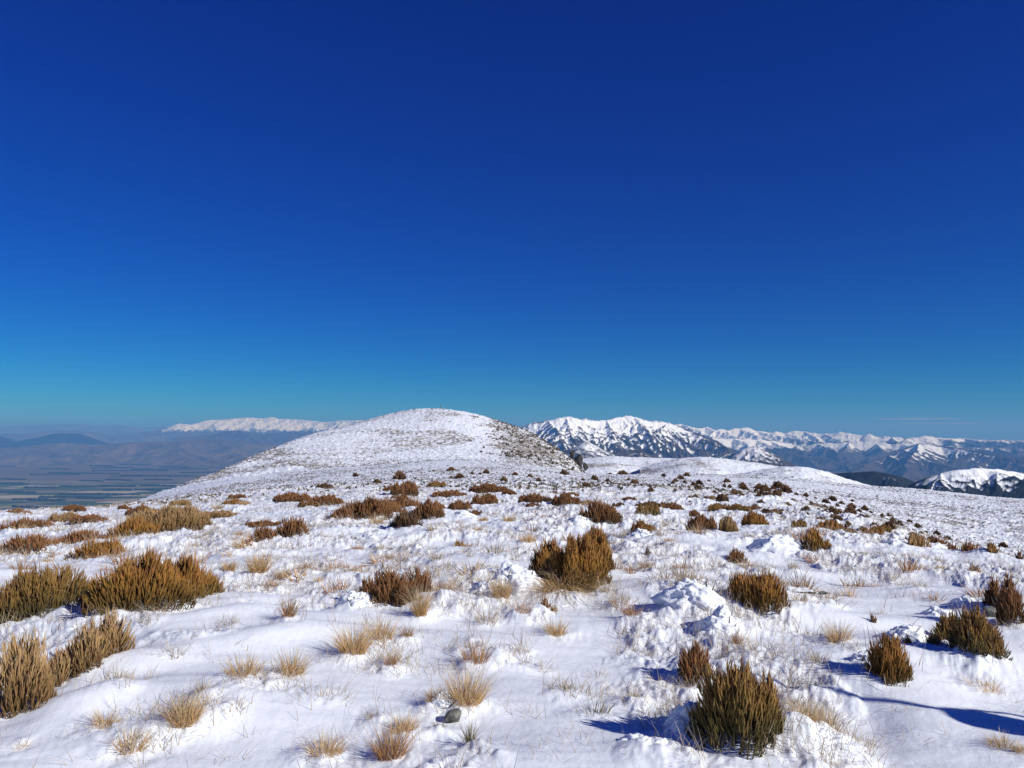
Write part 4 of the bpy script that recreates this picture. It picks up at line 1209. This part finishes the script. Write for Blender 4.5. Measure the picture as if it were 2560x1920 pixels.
# the plain with its paddocks
def mat_plain():
    t = NT('farm_plain'); p = t.pos()
    mp = t.n.new('ShaderNodeMapping'); t.l.new(p, mp.inputs['Vector']); mp.inputs['Rotation'].default_value = (0, 0, R(24)); mp.inputs['Scale'].default_value = (1 / 1100, 1 / 480, 0)
    v = t.n.new('ShaderNodeTexVoronoi'); v.distance = 'CHEBYCHEV'; t.l.new(mp.outputs[0], v.inputs['Vector']); v.inputs['Scale'].default_value = 1.0; v.inputs['Randomness'].default_value = .8
    wn_ = t.n.new('ShaderNodeSeparateColor'); t.l.new(v.outputs['Color'], wn_.inputs[0])
    c = t.ramp(wn_.outputs[0], [(0, (.06, .09, .035)), (.25, (.13, .17, .06)), (.45, (.30, .25, .15)), (.6, (.08, .10, .04)), (.75, (.20, .17, .11)), (.86, (.42, .37, .26))], 'CONSTANT')
    n = t.noise(p, .00012, 4, .6)
    dry = t.mix(t.noise(p, .0006, 5, .6), (.12, .095, .065), (.19, .15, .10))
    sep = t.n.new('ShaderNodeSeparateXYZ'); t.l.new(p, sep.inputs[0])
    far = t.mr(t.math('ADD', sep.outputs['Y'], t.math('MULTIPLY', n, 9000)), 19500, 24000)
    c = t.mix(far, c, dry)
    wood = t.mr(t.noise(t.scale(p, (.25, 1, 1)), .0011, 5, .6), .60, .63)
    c = t.mix(wood, c, (.022, .032, .02))
    t.bsdf(c, .95, None, .05)
    return t.m
M['plain'] = mat_plain()
V = np.array([[-120000, 2500, PLAIN_Z], [130000, 2500, PLAIN_Z], [130000, 130000, PLAIN_Z], [-120000, 130000, PLAIN_Z], [-120000, -30000, PLAIN_Z], [130000, -30000, PLAIN_Z]])
o = obj('plain', make_mesh('plain', V[[4, 5, 2, 3]], [np.array([[0, 1, 2, 3]])], smooth=False), M['plain']); tag(o, kind='structure')

# shelterbelts: long rows of dark pines along the paddocks (photo px: x0, y, x1)
BELTS = [(0,1198,60),(75,1188,200),(120,1183,300),(230,1178,420),(330,1174,520),(200,1203,260),(265,1200,330),(60,1220,150),(150,1218,260),(250,1216,340),(0,1232,90),(30,1250,120),(100,1244,230),(150,1237,290),(260,1228,330),
         (30,1268,110),(75,1252,160),(190,1247,260),(270,1238,350),(350,1215,440),(340,1225,400),(0,1168,40),(60,1150,110),(225,1165,290),(300,1162,370),(450,1150,500),(400,1168,470),(0,1210,70),(420,1192,490),(360,1200,430),
         (300,1190,400),(230,1172,330),(450,1183,540),(100,1173,170),(310,1120,330),(330,1118,360)]
M['belt'] = mat_far('pine_belt', (.018, .028, .016), (.03, .04, .022), nscale=.02)
for i, (xa, py, xb) in enumerate(BELTS):
    u0, t0 = ut(xa, py); u1, t1 = ut(xb, py + random.Random(i).uniform(-1.5, 3))
    y0 = (PLAIN_Z - EYE) / t0; y1 = (PLAIN_Z - EYE) / t1
    p0 = np.array([u0 * y0, y0]); p1 = np.array([u1 * y1, y1])
    L = np.linalg.norm(p1 - p0); n = int(np.clip(L / 30, 8, 90)); d = (p1 - p0) / L; nr = np.array([-d[1], d[0]])
    g = np.random.default_rng(i)
    Vv = []
    hgt = 20 + 12 * g.uniform(0, 1, n + 1) + 6 * y0 / 12000
    wdt = (14 + 22 * g.uniform(0, 1, n + 1)) * (2.2 if i % 4 == 0 else 1)
    for j in range(n + 1):
        c = p0 + (p1 - p0) * j / n + nr * g.normal(0, 8)
        for (o_, z) in ((-1, 0), (-.8, .7), (0, 1), (.8, .7), (1, 0)):
            Vv.append((c[0] + nr[0] * o_ * wdt[j], c[1] + nr[1] * o_ * wdt[j], PLAIN_Z - 2 + hgt[j] * z))
    Vv = np.array(Vv)
    me = make_mesh('shelterbelt', Vv, [grid_faces(n + 1, 5), np.array([[0, 1, 2, 3, 4][::-1], [5 * n + q for q in range(5)]])], {'snow': np.full(len(Vv), -1.0)}, smooth=False)
    ob = obj('shelterbelt', me, M['belt'])
    tag(ob, 'dark row of pine trees along a paddock far down on the plain', 'tree row', 'rows of pines between the paddocks of the plain')

# thin cloud streaks low over the far range, and the air itself
def cloud(px0, px1, py, th, y, seed):
    u0, t0 = ut(px0, py); u1, _ = ut(px1, py)
    V0, F0 = ico(4)
    c = np.array([(u0 + u1) / 2 * y, y, EYE + t0 * y]); r = np.array([(u1 - u0) / 2 * y, 2500.0, th / F * y / 2])
    v = V0 * (1 + .2 * fbm(V0[:, 0] * 3, V0[:, 1] + V0[:, 2] * 2, 3, seed))[:, None]
    v = v * r
    me = make_mesh('cloud_streak', v, [F0])
    t = NT('thin_cloud')
    vp = t.n.new('ShaderNodeVolumePrincipled'); vp.inputs['Density'].default_value = 4.5e-4; vp.inputs['Color'].default_value = (.95, .97, 1, 1); vp.inputs['Anisotropy'].default_value = .2
    t.l.new(vp.outputs[0], t.out.inputs['Volume'])
    o = obj('cloud_streak', me, t.m, None, tuple(c))
    tag(o, 'thin white cloud streak low in the sky, ' + ('upper and brighter one' if seed == 1 else 'lower and fainter one'), 'cloud', kind='stuff')
TOP = 2600.0
cloud(2190, 2400, 1047, 5, 90000, 1)
cloud(2250, 2470, 1058, 4, 118000, 2)

t = NT('haze')
vp = t.n.new('ShaderNodeVolumePrincipled')
vp.inputs['Density'].default_value = HAZE_DENSITY
vp.inputs['Color'].default_value = (.155, .45, 1.0, 1)
vp.inputs['Absorption Color'].default_value = (.36, .36, .36, 1)
vp.inputs['Anisotropy'].default_value = 0.0
t.l.new(vp.outputs[0], t.out.inputs['Volume'])
x0, x1, y0, y1, z0, z1 = -121000, 131000, -31000, 131000, PLAIN_Z - 140, 1150.0
V = np.array([[x0, y0, z0], [x1, y0, z0], [x1, y1, z0], [x0, y1, z0], [x0, y0, z1], [x1, y0, z1], [x1, y1, z1], [x0, y1, z1]], float)
hz = obj('haze', make_mesh('haze', V, [np.array([[0, 3, 2, 1], [4, 5, 6, 7], [0, 1, 5, 4], [1, 2, 6, 5], [2, 3, 7, 6], [3, 0, 4, 7]])], smooth=False), t.m)
tag(hz, 'faint blue air lying over the plain and the far mountains', 'haze', kind='stuff')
